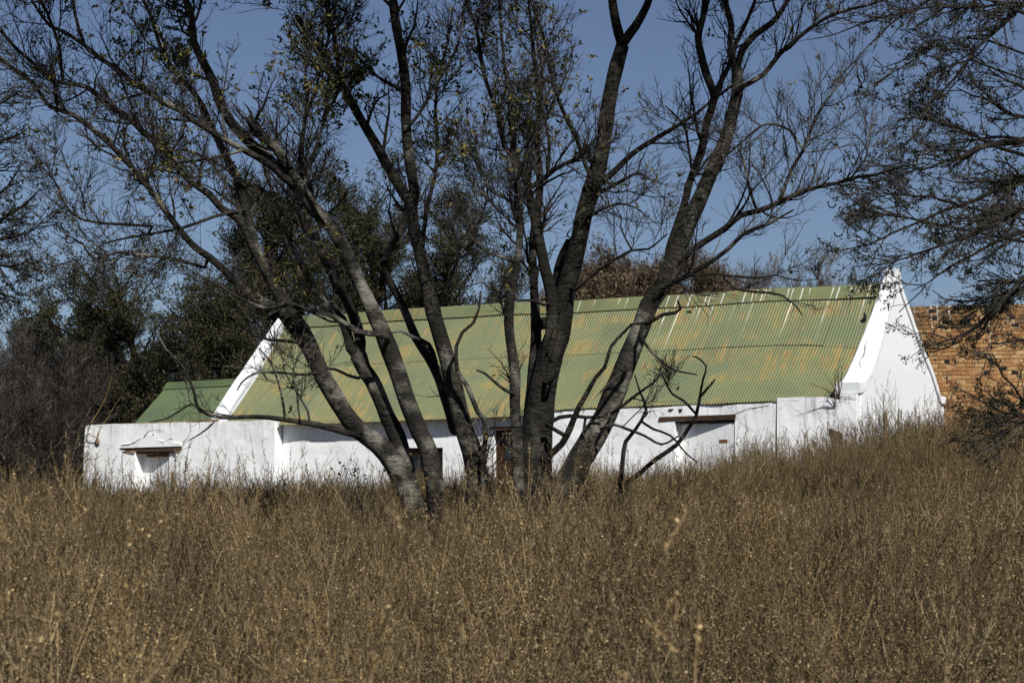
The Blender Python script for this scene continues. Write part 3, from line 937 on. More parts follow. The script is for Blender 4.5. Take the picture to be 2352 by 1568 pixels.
for (xx, z, header, r) in cand:
    if xx + 0.12 > BL: continue
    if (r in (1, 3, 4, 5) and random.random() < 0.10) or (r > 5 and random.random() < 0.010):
        gapg.box(xx - 0.09, xx + 0.09, 0.004, 0.016, z - 0.038, z + 0.038, 0.006)  # dark panel paints the shade inside a missing-brick hole
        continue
    dy = random.gauss(0, 0.004) + (random.random() < 0.04) * 0.02
    if visx(xx) and r < 26 and nparts < 300:
        o = bpy.data.objects.new("brick", random.choice(protos))
        COL.objects.link(o); o.parent = bw
        o.location = (xx, dy, z)
        o.rotation_euler = (random.gauss(0, .008), random.gauss(0, .012), random.gauss(0, .008))
        o.scale = (0.46 if header else 1.0, 1, random.uniform(0.93, 1.0))
        nparts += 1
    else:
        w = (PITX * (0.5 if header else 1) - 0.012) / 2; h = (PITZ - 0.012) / 2
        stuffg.box(xx - w, xx + w, dy, dy + 0.1, z - h, z + h, 0.002)
so = link("bricks", stuffg.mesh("bricks", [BRICK_STUFF]), bw); so["kind"] = "stuff"
link("missing_brick_shade", gapg.mesh("missing_brick_shade", [DARK_CRACK_SHADE]), bw)["kind"] = "stuff"
g = Geo(); g.box(-0.8, BL, 0.36, 6.0, -1.0, BH - 0.25); link("building_block", g.mesh("building_block", [MORTAR]), bw)

# ------------------------------------------------------------------ the trees in front
def limb_path(pts, d0, d1, step=0.13, thick=1.0):
    """pts: (bearing u, bearing v, width) as measured; d0, d1 the distances of its two ends."""
    a = np.array(pts, float)
    s = np.r_[0, np.cumsum(np.hypot(np.diff(a[:, 0]), np.diff(a[:, 1])))]
    dep = d0 + (d1 - d0) * s / s[-1]
    P = np.array([at(u, v, d) for (u, v, _), d in zip(a, dep)])
    R = a[:, 2] * 0.5 / FPX * dep * thick
    return smooth_path(P, R, step)


def to_ground(P, R, dx=0.0, flare=1.35):
    """Continue a stem from its first measured point down into the soil."""
    p = P[0]; z = float(gz(p[0], p[1]))
    q = np.array([p[0] + dx, p[1], z - 0.25]); m = (p + q) / 2 + np.array([dx * 0.1, 0, 0])
    A, B = smooth_path(np.array([q, m, p]), np.array([R[0] * flare, R[0] * 1.08, R[0]]), 0.15)
    return np.vstack([A[:-1], P]), np.concatenate([B[:-1], R])


def extend(P, R, length, rend=0.012, up=0.35, wig=0.10):
    """Let a limb run on beyond where the photograph stops showing it."""
    d = P[-1] - P[-4]; d /= np.linalg.norm(d)
    n = max(4, int(length / 0.2)); out = [P[-1]]
    for k in range(n):
        d = d + rng.normal(0, wig, 3) + np.array([0, 0, up * 0.2]); d /= np.linalg.norm(d)
        out.append(out[-1] + d * length / n)
    return np.vstack([P, out[1:]]), np.concatenate([R, np.linspace(R[-1], rend, n)])


def limb_mesh(name, P, R, mat, sides=10, rough=0.07):
    v, q = tubes(P[None], R[None], sides)
    n = len(P)
    v = v.reshape(n, sides, 3)
    c = P[:, None, :]
    seed = random.uniform(0, 50)
    f = np.empty((n, sides))
    for i in range(n):
        ringv = noise.noise(Vector((i * 0.9, seed, 0.0))) * 0.6
        for j in range(sides):
            a = j * 2 * math.pi / sides
            f[i, j] = 1 + rough * (noise.noise(Vector((math.cos(a) * 1.3, math.sin(a) * 1.3 + seed, i * 0.33))) + ringv)
    v = c + (v - c) * f[:, :, None]
    v = v.reshape(-1, 3)
    # end cap
    tip = len(v)
    v = np.vstack([v, P[-1:] + (P[-1:] - P[-2:-1]) * 0.15])
    t = [[(n - 1) * sides + j, (n - 1) * sides + (j + 1) % sides, tip] for j in range(sides)]
    return mesh_np(name, v, q, t, [mat], None, True)


def resample(P, R, K):
    s = np.r_[0, np.cumsum(np.linalg.norm(np.diff(P, axis=0), axis=1))]
    t = np.linspace(0, s[-1], K)
    return np.stack([np.interp(t, s, P[:, i]) for i in range(3)], -1), np.interp(t, s, R)


# leafy places in the crowns: bearing, radius, weight
LEAFY = [(800, 190, 95, 1.0), (720, 60, 70, .35), (640, 110, 120, .45), (430, 50, 150, .40), (300, 30, 120, .3), (860, 420, 110, .28), (400, 400, 110, .25),
         (760, 560, 60, .5), (680, 640, 60, .45), (1000, 330, 90, .5), (1030, 150, 80, .4), (1110, 90, 60, .35), (1180, 250, 90, .35), (1180, 600, 60, .6),
         (1360, 110, 90, .4), (1280, 250, 80, .25), (1290, 850, 45, .6), (1150, 890, 40, .5), (1480, 250, 60, .2), (1700, 40, 70, .12), (1850, 60, 90, .18),
         (820, 800, 60, .25), (1060, 780, 40, .25), (660, 890, 40, .3), (560, 120, 110, .35), (200, 60, 110, .2), (950, 120, 80, .35), (1240, 60, 80, .25)]


def bearing(P):
    x = P[..., 0]; y = P[..., 1]; z = P[..., 2] - CAMZ
    d = y * CP + z * SP
    return 1176 + FPX * x / d, 784 - FPX * (-y * SP + z * CP) / d


def leaf_weight(P):
    u, v = bearing(P)
    w = np.full(len(P), 0.035)
    for (a, b_, r, k) in LEAFY:
        w = np.maximum(w, k * np.exp(-((u - a) ** 2 + (v - b_) ** 2) / (r * r)))
    w = np.where(v < -20, 0.85, w)  # dense unseen leaves added above the view to shade the trunks
    w = np.where((u > 1420) & (v > 60), w * 0.4, w)
    return w


def crown(tree, limbs, n1, n2, n3, name_t="twigs", mat=TWIG, leafmat=LEAF, leaf=0.05, l1=(0.5, 1.5), l2=(0.22, 0.65), l3=(0.08, 0.26), up1=0.10, extra=None, per=5, tmin=0.22):
    K = 14
    PR = [resample(P, R, K) for P, R in limbs]
    P0 = np.stack([p for p, r in PR]); R0 = np.stack([r for p, r in PR])
    P1, R1 = spawn(P0, R0, n1, tmin, 0.99, l1[0], l1[1], 8, (25, 65), up1, 0.16, 0.45, 0.0035)
    def thin(P, R, parent_r):
        u, v = bearing(P[:, 0])
        keep = rng.random(len(P)) < np.where(v > 640, 0.16, np.where(v > 560, 0.5, 1.0)) * np.clip((0.085 - parent_r) / 0.05, 0.06, 1.0)
        return P[keep], R[keep]
    P1, R1 = thin(P1, R1, R1[:, 0] / 0.45)
    P2, R2 = spawn(P1, R1, n2, 0.12, 1.0, l2[0], l2[1], 5, (20, 60), 0.10, 0.20, 0.55, 0.0030)
    P2b, R2b = spawn(P0, R0, n2 // 7, tmin, 1.0, 0.2, 0.6, 5, (30, 80), 0.1, 0.2, 0.12, 0.0022)
    P2b, R2b = thin(P2b, R2b, R2b[:, 0] / 0.12)
    P2 = np.concatenate([P2, P2b]); R2 = np.concatenate([R2, R2b])
    P3, R3 = spawn(P2, R2, n3, 0.15, 1.0, l3[0], l3[1], 4, (20, 65), 0.14, 0.22, 0.6, 0.0024)
    vs, qs, n = [], [], 0
    for P, R, sd in ((P1, R1, 5), (P2, R2, 3), (P3, R3, 3)):
        v, q = tubes(P, R, sd)
        vs.append(v); qs.append(q + n); n += len(v)
    o = link(name_t, mesh_np(name_t, np.vstack(vs), np.vstack(qs), None, [mat]), tree)
    o["kind"] = "stuff"
    tips = P3[:, -1]
    w = leaf_weight(tips)
    pick = tips[rng.random(len(tips)) < w * 0.85]
    if len(pick):
        pos = np.repeat(pick, per, axis=0) + rng.normal(0, 0.013, (len(pick) * per, 3))
        v, q = leaf_quads(pos, leaf)
        o = link("leaves", mesh_np("leaves", v, q, None, [leafmat]), tree)
        o["kind"] = "stuff"


def big_tree(label, base, stems, limbs, n1, n2, n3, trunk_mat=BARK, over=(), group="trees standing in the weeds before the cottage"):
    bx, by = base
    z = float(gz(bx, by))
    t = thing("tree", label, "tree", (bx, by, z), 0, group)
    off = np.array([bx, by, z])
    allp = []
    for P, R in stems:
        link("trunk", limb_mesh("trunk", P - off, R, trunk_mat, 16, 0.11), t); allp.append((P - off, R))
    for P, R in limbs:
        # root every limb inside the limb or stem that carries it
        best, bd = None, 0.75
        for Q, S in allp:
            dd_ = np.linalg.norm(Q - (P[0] - off), axis=1)
            j = int(dd_.argmin())
            if dd_[j] < bd and S[j] > R[0] * 0.6: best, bd = Q[j] + off, dd_[j]
        if best is not None and bd > 0.01:
            P = np.vstack([best + (P[0] - best) * 0.02, P]); R = np.r_[R[0], R]
        link("limb", limb_mesh("limb", P - off, R, trunk_mat, 9), t); allp.append((P - off, R))
    for P, R in over:
        link("limb", limb_mesh("limb", P - off, R, trunk_mat, 7), t); allp += [(P - off, R)] * 2  # added limbs, unseen overhead, put there to shade the trunks
    return t, off, allp


def crown_at(t, off, allp, *a, **k):
    pts = [(P + off, R) for P, R in allp]
    before = set(c.name for c in t.children)
    crown(t, pts, *a, **k)
    for c in t.children:
        if c.name not in before:
            me = c.data
            co = np.empty(len(me.vertices) * 3, np.float32); me.vertices.foreach_get("co", co)
            co = (co.reshape(-1, 3) - off).astype(np.float32); me.vertices.foreach_set("co", co.ravel()); me.update()


def shade_limb(P, R, t, direction, length, r0, sag_=0.0):
    """An added limb from P at parameter t, unseen overhead to shade the trunks."""
    i = int(t * (len(P) - 1)); d = np.array(direction, float); d /= np.linalg.norm(d)
    n = 14; out = [P[i]]
    for k in range(n):
        d = d + rng.normal(0, 0.09, 3) + np.array([0, 0, -sag_]); d /= np.linalg.norm(d)
        out.append(out[-1] + d * length / n)
    return np.array(out), np.linspace(min(r0, R[i] * 0.8), 0.012, n + 1)


# --- left tree: three stems from one stool
D = 25.0
sA = limb_path([(955, 1165, 58), (932, 1110, 54), (905, 1062, 50), (868, 1020, 46), (822, 985, 43), (790, 945, 41), (745, 870, 40), (712, 800, 40), (690, 760, 46), (668, 728, 42)], D, D - .2)
sA = to_ground(*sA, dx=0.28)
sB = limb_path([(935, 1085, 40), (911, 1000, 40), (890, 957, 37), (873, 915, 36), (855, 877, 34), (834, 845, 34), (823, 817, 40)], D + .15, D + .5)
sC = limb_path([(1000, 1115, 44), (982, 1031, 43), (964, 993, 42), (946, 950, 41), (932, 912, 40), (918, 870, 40), (904, 827, 40), (890, 789, 42), (873, 750, 38), (855, 708, 34), (830, 659, 33), (806, 606, 32), (785, 560, 32), (764, 525, 33), (742, 500, 34), (719, 478, 32), (698, 446, 30), (676, 420, 28)], D - .1, D + .4)
sC = to_ground(*sC, dx=0.05)
A1 = limb_path([(672, 750, 30), (650, 722, 27), (622, 702, 24), (570, 675, 22), (520, 625, 19), (480, 590, 17), (445, 565, 16), (395, 505, 15), (345, 435, 14), (295, 375, 14), (235, 315, 13), (165, 262, 12), (115, 245, 10), (75, 190, 10), (40, 165, 9), (0, 132, 8), (-40, 110, 6)], D - .2, D - 1.2)
A2 = limb_path([(675, 740, 34), (650, 690, 30), (620, 645, 25), (600, 600, 22), (580, 545, 20), (565, 480, 19), (545, 410, 18), (524, 370, 18), (505, 330, 17), (480, 280, 16), (460, 235, 14), (425, 190, 12), (400, 165, 11), (370, 110, 9), (350, 50, 8), (330, 0, 6)], D, D + 1.2)
A3 = limb_path([(612, 630, 17), (580, 570, 16), (550, 505, 17), (510, 480, 17), (480, 445, 17), (435, 415, 16), (400, 375, 16), (370, 335, 15), (330, 305, 15), (295, 270, 14), (240, 235, 14), (200, 200, 12), (120, 185, 10), (75, 145, 9), (30, 105, 8), (0, 70, 7), (-40, 50, 5)], D + .1, D - .6)
Alow = limb_path([(820, 1000, 15), (732, 976, 15), (669, 966, 12), (611, 958, 11), (560, 957, 10), (505, 958, 9), (458, 941, 8), (447, 905, 7), (431, 862, 6), (412, 831, 5), (380, 800, 4), (360, 760, 3)], D - .2, D - .8, 0.12)
Alow2 = limb_path([(470, 945, 5), (440, 928, 5), (410, 945, 5), (380, 962, 4), (345, 968, 3)], D - .75, D - .9, 0.1)
Alow3 = limb_path([(500, 960, 5), (475, 985, 4), (445, 1005, 3), (432, 1012, 2)], D - .75, D - .8, 0.1)
Atw1 = limb_path([(655, 963, 7), (650, 925, 6), (640, 880, 5), (620, 830, 4), (595, 800, 3)], D - .4, D - .6, 0.1)
Atw2 = limb_path([(690, 970, 4), (684, 930, 4), (680, 890, 3), (672, 855, 3), (690, 815, 2)], D - .4, D - .4, 0.1)
Amid = limb_path([(700, 790, 9), (660, 783, 8), (620, 780, 7), (585, 770, 6), (560, 750, 5), (530, 725, 3)], D - .2, D - .7, 0.1)
Amid2 = limb_path([(735, 855, 7), (690, 860, 6), (640, 855, 6), (590, 855, 5), (555, 878, 4), (545, 895, 3)], D - .2, D - .8, 0.1)
B1 = limb_path([(823, 817, 30), (806, 800, 26), (800, 775, 24), (785, 733, 22), (764, 715, 22), (742, 687, 20), (718, 659, 18), (690, 600, 14), (660, 540, 11), (640, 470, 9), (610, 400, 7), (600, 330, 5)], D + .5, D + 1.4)
B2 = limb_path([(826, 812, 28), (828, 785, 26), (820, 750, 26), (809, 718, 25), (795, 687, 24), (778, 659, 26), (762, 620, 26), (735, 570, 22), (712, 510, 17), (700, 440, 14), (690, 360, 12), (700, 280, 9), (710, 200, 7)], D + .5, D + 1.6)
Bmid = limb_path([(822, 868, 8), (800, 862, 7), (770, 848, 6), (735, 845, 5), (700, 838, 3)], D + .3, D, 0.1)
C1 = limb_path([(676, 424, 24), (645, 398, 20), (610, 372, 17), (570, 350, 15), (520, 322, 14), (470, 293, 14), (440, 275, 13), (415, 255, 13), (380, 235, 12), (345, 215, 12), (300, 185, 12), (265, 155, 12), (230, 135, 11), (195, 105, 10), (150, 75, 9), (115, 60, 8), (85, 20, 7), (60, -20, 6)], D + .3, D - .8)
C2 = limb_path([(690, 440, 28), (660, 405, 27), (625, 375, 26), (598, 350, 26), (570, 325, 25), (545, 298, 24), (530, 280, 24), (505, 235, 24), (490, 190, 22), (465, 140, 20), (445, 95, 18), (440, 40, 17), (425, 0, 15), (412, -40, 14)], D + .4, D + .2)
C3 = limb_path([(698, 440, 22), (672, 400, 22), (655, 372, 22), (640, 350, 22), (628, 334, 23), (600, 312, 24), (582, 290, 23), (571, 270, 21)], D + .3, D + .1)
C4 = limb_path([(754, 520, 10), (735, 490, 9), (715, 455, 9), (700, 420, 8), (710, 380, 8), (725, 340, 8), (738, 300, 7), (750, 250, 7), (742, 190, 6), (735, 130, 5), (700, 80, 4), (660, 20, 3)], D + .2, D + .5)
C4b = limb_path([(742, 270, 8), (765, 235, 8), (778, 210, 7), (795, 160, 5), (800, 110, 4)], D + .5, D + .8)
C5 = limb_path([(890, 775, 14), (866, 767, 14), (823, 762, 14), (795, 745, 13), (767, 727, 13), (742, 717, 12), (700, 710, 11), (661, 700, 10), (633, 703, 10), (612, 708, 9), (560, 690, 7), (510, 660, 5), (470, 640, 3)], D - .1, D - 1.0)
C6 = limb_path([(560, 345, 8), (500, 360, 7), (430, 372, 6), (370, 378, 5), (300, 395, 4), (255, 380, 3)], D, D - .8, 0.1)
C7 = limb_path([(565, 480, 9), (500, 495, 8), (430, 520, 7), (360, 535, 6), (300, 545, 5), (240, 560, 4), (200, 590, 3)], D, D - .9, 0.1)
C8 = limb_path([(350, 520, 7), (280, 515, 7), (230, 512, 7), (180, 500, 6), (150, 470, 5), (125, 415, 4), (95, 380, 3)], D - .6, D - 1.3, 0.1)
C9 = limb_path([(470, 615, 8), (420, 600, 8), (370, 590, 8), (320, 585, 8), (270, 580, 7), (215, 595, 6), (190, 560, 4), (150, 540, 3)], D - .3, D - 1.1, 0.1)
oA = [extend(*C2, 3.2), extend(*A2, 2.0)]
C2 = oA[0]; A2 = oA[1]
over = [shade_limb(*C2, 0.62, (0.5, -1.0, 0.55), 6.5, 0.05), shade_limb(*C2, 0.55, (0.2, -1.0, 0.75), 5.0, 0.05), shade_limb(*C2, 0.72, (-.5, -1.0, 0.6), 4.5, 0.04), shade_limb(*C2, 0.85, (0.8, -.4, 1.0), 4.0, 0.04), shade_limb(*C1, 0.8, (-.2, -.6, 1.0), 2.8, 0.03),
        shade_limb(*A3, 0.75, (0.0, -.5, 1.0), 3.0, 0.03), shade_limb(*B2, 0.9, (0.2, -.1, 1.0), 3.5, 0.03)]
t1 = big_tree("grey three-stemmed tree leaning left in front of the middle of the roof", (float(sA[0][0, 0]), D), [sA, sB, sC], [A1, A2, A3, Alow, Alow2, Alow3, Atw1, Atw2, Amid, Amid2, B1, B2, Bmid, C1, C2, C3, C4, C4b, C5, C6, C7, C8, C9], 0, 0, 0, over=over)
crown_at(*t1, 920, 6400, 24000, leaf=0.06, per=7)

# --- middle-left tree: one pale tall stem with a dark twin
D = 26.0
sD = limb_path([(1098, 1095, 52), (1084, 1035, 48), (1069, 993, 45), (1055, 947, 42), (1043, 894, 41), (1031, 838, 39), (1013, 778, 37), (995, 718, 35), (985, 673, 34), (974, 623, 31), (964, 578, 29), (953, 536, 29), (946, 500, 29), (942, 460, 32)], D, D + .2)
sD = to_ground(*sD, dx=-0.1)
D1 = limb_path([(942, 465, 28), (922, 435, 27), (892, 385, 25), (862, 330, 23), (832, 280, 21), (807, 235, 21), (783, 190, 18), (765, 160, 14), (747, 130, 13), (712, 95, 12), (690, 55, 10), (684, 35, 9)], D + .2, D + .1)
D2 = limb_path([(946, 470, 28), (952, 440, 26), (937, 345, 25), (932, 265, 25), (932, 200, 24), (922, 125, 23), (910, 60, 22), (902, 0, 20), (898, -40, 18)], D + .2, D - .2)
Dd = limb_path([(1045, 985, 30), (1035, 945, 30), (1022, 905, 27), (1010, 869, 25), (985, 821, 24), (957, 779, 22), (939, 737, 20), (918, 688, 18), (894, 643, 17), (883, 606, 16), (890, 578, 14), (918, 536, 13), (928, 505, 12), (940, 470, 10)], D + .4, D + .9)
Dd2 = limb_path([(1005, 865, 12), (1000, 830, 11), (985, 790, 10), (950, 775, 8), (920, 760, 6), (895, 765, 4)], D + .5, D + .2, 0.1)
Dr = limb_path([(1109, 1058, 12), (1115, 1004, 12), (1111, 962, 12), (1098, 947, 12), (1073, 887, 11), (1051, 852, 10), (1048, 795, 9), (1062, 763, 8), (1087, 742, 7), (1100, 710, 6), (1104, 670, 4)], D - .2, D - .3)
Dr = to_ground(*Dr)
Dt = limb_path([(975, 620, 12), (970, 570, 12), (975, 520, 11), (985, 460, 10), (1000, 400, 9), (1005, 330, 9), (1000, 250, 8), (1010, 170, 7), (1030, 90, 5), (1040, 20, 4)], D + .4, D + 1.0)
Dt2 = limb_path([(1010, 700, 9), (1030, 650, 8), (1050, 600, 7), (1075, 550, 7), (1105, 500, 6), (1120, 440, 5), (1110, 400, 4)], D + .2, D + .6)
D1x = limb_path([(783, 190, 12), (775, 130, 11), (765, 70, 11), (752, 20, 10), (745, -30, 8)], D + .1, D)
D3x = limb_path([(932, 300, 9), (970, 250, 8), (1000, 190, 7), (1040, 130, 6), (1060, 70, 5), (1065, 10, 4)], D, D - .6)
D2 = extend(*D2, 3.5)
over = [shade_limb(*D2, 0.62, (0.4, -1, 0.5), 6.5, 0.05), shade_limb(*D2, 0.6, (0.1, -1, 0.7), 5.5, 0.05), shade_limb(*D2, 0.7, (0.7, -.9, 0.7), 5.0, 0.04), shade_limb(*D2, 0.8, (-.7, -.8, .8), 4.5, 0.04), shade_limb(*D1x, 0.95, (-.2, -.6, 1), 3.0, .03)]
t2 = big_tree("tall single pale grey trunk left of the brown door, forking high up", (float(sD[0][0, 0]), D), [sD], [D1, D2, Dd, Dd2, Dr, Dt, Dt2, D1x, D3x], 0, 0, 0, over=over)
crown_at(*t2, 440, 3100, 11000, leaf=0.06, per=7)

# --- slender stem in front of the door
D = 25.3
sS = limb_path([(1190, 1090, 28), (1187, 1000, 27), (1182, 930, 25), (1183, 860, 25), (1175, 800, 23), (1168, 740, 23), (1172, 690, 20), (1180, 650, 18), (1188, 603, 17), (1194, 541, 16), (1194, 462, 15), (1188, 416, 14), (1182, 353, 12), (1178, 290, 10), (1172, 220, 9), (1160, 150, 7), (1150, 60, 6), (1146, 0, 5)], D, D + .4)
sS = to_ground(*sS, 0.05)
S1 = limb_path([(1182, 905, 9), (1160, 895, 8), (1140, 880, 7), (1115, 858, 6), (1095, 850, 4)], D, D - .4, 0.08)
S2 = limb_path([(1186, 600, 8), (1150, 590, 7), (1115, 575, 6), (1085, 550, 5), (1070, 520, 3)], D + .2, D, 0.1)
S3 = limb_path([(1192, 480, 7), (1160, 455, 7), (1130, 440, 6), (1110, 400, 5), (1090, 330, 3)], D + .3, D + .2, 0.1)
t3 = big_tree("slender straight grey stem in front of the brown door", (float(sS[0][0, 0]), D), [sS], [S1, S2, S3], 0, 0, 0, BARK)
crown_at(*t3, 100, 750, 2600, leaf=.062)

# --- thick dark tree right of the door
D = 26.4
sE = limb_path([(1228, 1100, 84), (1230, 1030, 74), (1240, 940, 66), (1252, 870, 62), (1268, 800, 57), (1288, 744, 50), (1297, 681, 46), (1313, 619, 42), (1329, 556, 41), (1341, 494, 40), (1357, 440, 42), (1375, 380, 38), (1390, 300, 35), (1400, 225, 33), (1417, 150, 33), (1430, 105, 32)], D, D + .3)
sE = to_ground(*sE, 0, 1.3)
Ea = limb_path([(1430, 110, 24), (1420, 75, 24), (1412, 40, 22), (1406, 0, 20), (1400, -40, 18)], D + .3, D + .1)
Eb = limb_path([(1432, 100, 22), (1445, 80, 22), (1460, 60, 21), (1485, 15, 18), (1500, -30, 16)], D + .3, D + .5)
Er = limb_path([(1378, 420, 18), (1410, 395, 15), (1450, 355, 13), (1495, 325, 12), (1545, 295, 10), (1585, 270, 8), (1625, 240, 6), (1655, 200, 4)], D + .2, D - .4)
Er2 = limb_path([(1382, 440, 10), (1420, 420, 9), (1455, 400, 7), (1470, 398, 5), (1492, 410, 3)], D, D - .3, .1)
Er3 = limb_path([(1350, 500, 8), (1385, 480, 7), (1420, 468, 6), (1455, 475, 4), (1478, 490, 3)], D, D - .3, .1)
E2 = limb_path([(1222, 1000, 38), (1240, 900, 34), (1258, 810, 31), (1268, 745, 29), (1265, 670, 28), (1252, 620, 26), (1240, 560, 24), (1228, 500, 23), (1219, 465, 21), (1212, 430, 19), (1203, 400, 17), (1191, 375, 15), (1175, 358, 13), (1158, 335, 12), (1150, 300, 12), (1142, 255, 11), (1117, 190, 10), (1102, 115, 9), (1092, 55, 8), (1075, 20, 7), (1065, -30, 6)], D + .05, D - .4)
E2b = limb_path([(1216, 432, 13), (1235, 420, 12), (1254, 406, 12), (1275, 388, 11), (1297, 377, 10), (1328, 362, 9), (1350, 340, 7), (1375, 310, 5)], D - .3, D - .6)
E2c = limb_path([(1258, 400, 9), (1262, 343, 8), (1255, 290, 8), (1240, 230, 7), (1245, 160, 6), (1232, 90, 5), (1228, 0, 4)], D - .3, D - .8)
E3 = limb_path([(1214, 1060, 40), (1220, 940, 34), (1230, 800, 27), (1230, 720, 22), (1226, 650, 20), (1224, 556, 19), (1237, 462, 18), (1240, 400, 17), (1234, 337, 15), (1238, 250, 12), (1228, 150, 10), (1218, 40, 8), (1212, -20, 6)], D + .1, D + .9)
E5 = limb_path([(1272, 740, 30), (1276, 680, 27), (1284, 620, 25), (1296, 580, 22), (1309, 553, 20)], D + .5, D + .6)
Es = limb_path([(1262, 1046, 17), (1276, 1033, 16), (1292, 1017, 15), (1309, 985, 15), (1318, 962, 14), (1330, 935, 13), (1350, 900, 12), (1368, 867, 10), (1389, 843, 9), (1403, 797, 8), (1427, 769, 7), (1450, 745, 6), (1480, 740, 4)], D - .3, D - 1.2)
Eh = limb_path([(1255, 975, 10), (1285, 958, 10), (1310, 955, 9), (1345, 958, 8), (1385, 957, 5)], D - .3, D - .6, .1)
Eh2 = limb_path([(1345, 958, 7), (1340, 1000, 6), (1346, 1020, 5)], D - .5, D - .5, .1)
E7 = limb_path([(1322, 665, 9), (1345, 645, 8), (1370, 625, 7), (1409, 598, 7), (1452, 575, 6), (1489, 572, 5), (1512, 555, 4), (1532, 538, 3)], D - .1, D - .8, .1)
E8 = limb_path([(1452, 575, 5), (1435, 545, 4), (1425, 520, 4), (1428, 500, 3), (1410, 470, 2)], D - .5, D - .6, .1)
E9 = limb_path([(1262, 880, 10), (1280, 850, 9), (1290, 815, 8), (1305, 780, 6), (1312, 740, 4)], D - .3, D - .7, .1)
E10 = limb_path([(1250, 700, 8), (1225, 690, 7), (1195, 690, 6), (1165, 685, 5), (1130, 672, 3)], D - .3, D - .5, .1)
Elt = limb_path([(1365, 420, 12), (1345, 380, 11), (1325, 320, 11), (1300, 270, 10), (1275, 210, 9), (1262, 150, 9), (1250, 90, 8), (1225, 20, 7), (1215, -30, 6)], D, D - .6)
Ea = extend(*Ea, 3.6); Eb = extend(*Eb, 3.2)
over = [shade_limb(*Ea, 0.55, (0.5, -1, 0.45), 6.8, 0.05), shade_limb(*Ea, 0.5, (0.1, -1, 0.6), 6.0, 0.05), shade_limb(*Ea, 0.6, (-.7, -.8, 0.6), 5.0, 0.04), shade_limb(*Eb, 0.5, (0.7, -.9, .5), 5.0, 0.04), shade_limb(*E2, 0.98, (-.3, -.8, .9), 3.5, 0.02), shade_limb(*Eb, 0.8, (0.9, .1, 0.8), 3.5, 0.03)]
t4 = big_tree("thick dark trunk right of the brown door, dividing into several upright stems", (float(sE[0][0, 0]), D), [sE], [Ea, Eb, Er, Er2, Er3, E2, E2b, E2c, E3, E5, Es, Eh, Eh2, E7, E8, E9, E10, Elt], 0, 0, 0, BARK_DARK, over=over)
crown_at(*t4, 640, 4300, 14500, leaf=0.06, per=7)

# --- tree leaning right
D = 26.0
sH = limb_path([(1306, 1108, 64), (1313, 1097, 62), (1330, 1058, 58), (1352, 1022, 57), (1373, 987, 55), (1392, 951, 53), (1405, 915, 52), (1428, 860, 49), (1452, 800, 47), (1475, 745, 44), (1490, 700, 42), (1520, 660, 42), (1545, 600, 40), (1570, 540, 40), (1600, 475, 37), (1625, 415, 35), (1650, 360, 33), (1670, 310, 31), (1685, 250, 29), (1695, 200, 27), (1690, 145, 24)], D, D + .2)
sH = to_ground(*sH, -0.12)
H1 = limb_path([(1692, 160, 18), (1700, 130, 17), (1705, 115, 17), (1735, 80, 15), (1770, 55, 14), (1795, 25, 12), (1815, -10, 10)], D + .2, D)
H2 = limb_path([(1688, 155, 18), (1680, 125, 17), (1677, 100, 16), (1680, 60, 15), (1668, 15, 14), (1664, -30, 12)], D + .2, D + .4)
H3 = limb_path([(1530, 640, 16), (1535, 575, 16), (1570, 475, 18), (1585, 415, 18), (1610, 350, 20), (1625, 275, 19), (1640, 225, 19), (1620, 165, 19), (1610, 125, 18), (1603, 85, 17), (1615, 40, 15), (1620, -20, 13)], D + .4, D + .6)
H3b = limb_path([(1642, 235, 12), (1655, 190, 12), (1675, 150, 12), (1690, 100, 11), (1715, 50, 9), (1735, 0, 8)], D + .5, D + .2)
H3c = limb_path([(1590, 405, 7), (1586, 370, 7), (1580, 330, 6), (1575, 300, 6), (1560, 275, 5), (1530, 245, 4)], D + .4, D, .1)
H4 = limb_path([(1570, 595, 16), (1585, 578, 16), (1625, 550, 15), (1665, 525, 15), (1700, 495, 14), (1740, 485, 13), (1790, 465, 12), (1840, 440, 11), (1875, 430, 10), (1923, 420, 9), (1975, 405, 8), (2010, 402, 7), (2065, 383, 5), (2110, 378, 3)], D, D - 1.2)
H4b = limb_path([(1788, 466, 9), (1820, 385, 8), (1845, 345, 8), (1866, 289, 7), (1890, 245, 6), (1913, 211, 5), (1940, 180, 4), (1967, 145, 3)], D - .6, D - 1.0)
H4c = limb_path([(1740, 487, 8), (1728, 455, 7), (1715, 400, 6), (1705, 360, 5), (1690, 335, 3)], D - .5, D - .6, .1)
H4d = limb_path([(1845, 345, 6), (1815, 300, 6), (1795, 290, 6), (1760, 285, 5), (1735, 300, 5), (1700, 330, 5), (1665, 360, 5)], D - .8, D, .1)
H4e = limb_path([(1955, 408, 5), (1985, 370, 4), (1990, 340, 4), (1965, 310, 3), (1940, 300, 2)], D - 1, D - 1.2, .1)
H5 = limb_path([(1500, 690, 14), (1523, 658, 13), (1551, 645, 12), (1581, 632, 12), (1609, 615, 11), (1646, 592, 11), (1675, 569, 10), (1704, 540, 10), (1732, 526, 9), (1764, 515, 8), (1790, 500, 6), (1821, 483, 4)], D, D - 1.0)
H5b = limb_path([(1764, 515, 5), (1775, 470, 5), (1760, 430, 4), (1742, 395, 3)], D - .7, D - .7, .1)
H6 = limb_path([(1590, 632, 6), (1646, 629, 6), (1695, 635, 6), (1744, 638, 5), (1778, 632, 4), (1833, 644, 3), (1880, 640, 2)], D - .3, D - 1.0, .1)
H6b = limb_path([(1665, 640, 5), (1695, 665, 5), (1760, 672, 5), (1800, 680, 4), (1830, 705, 4), (1842, 722, 3)], D - .4, D - 1.2, .1)
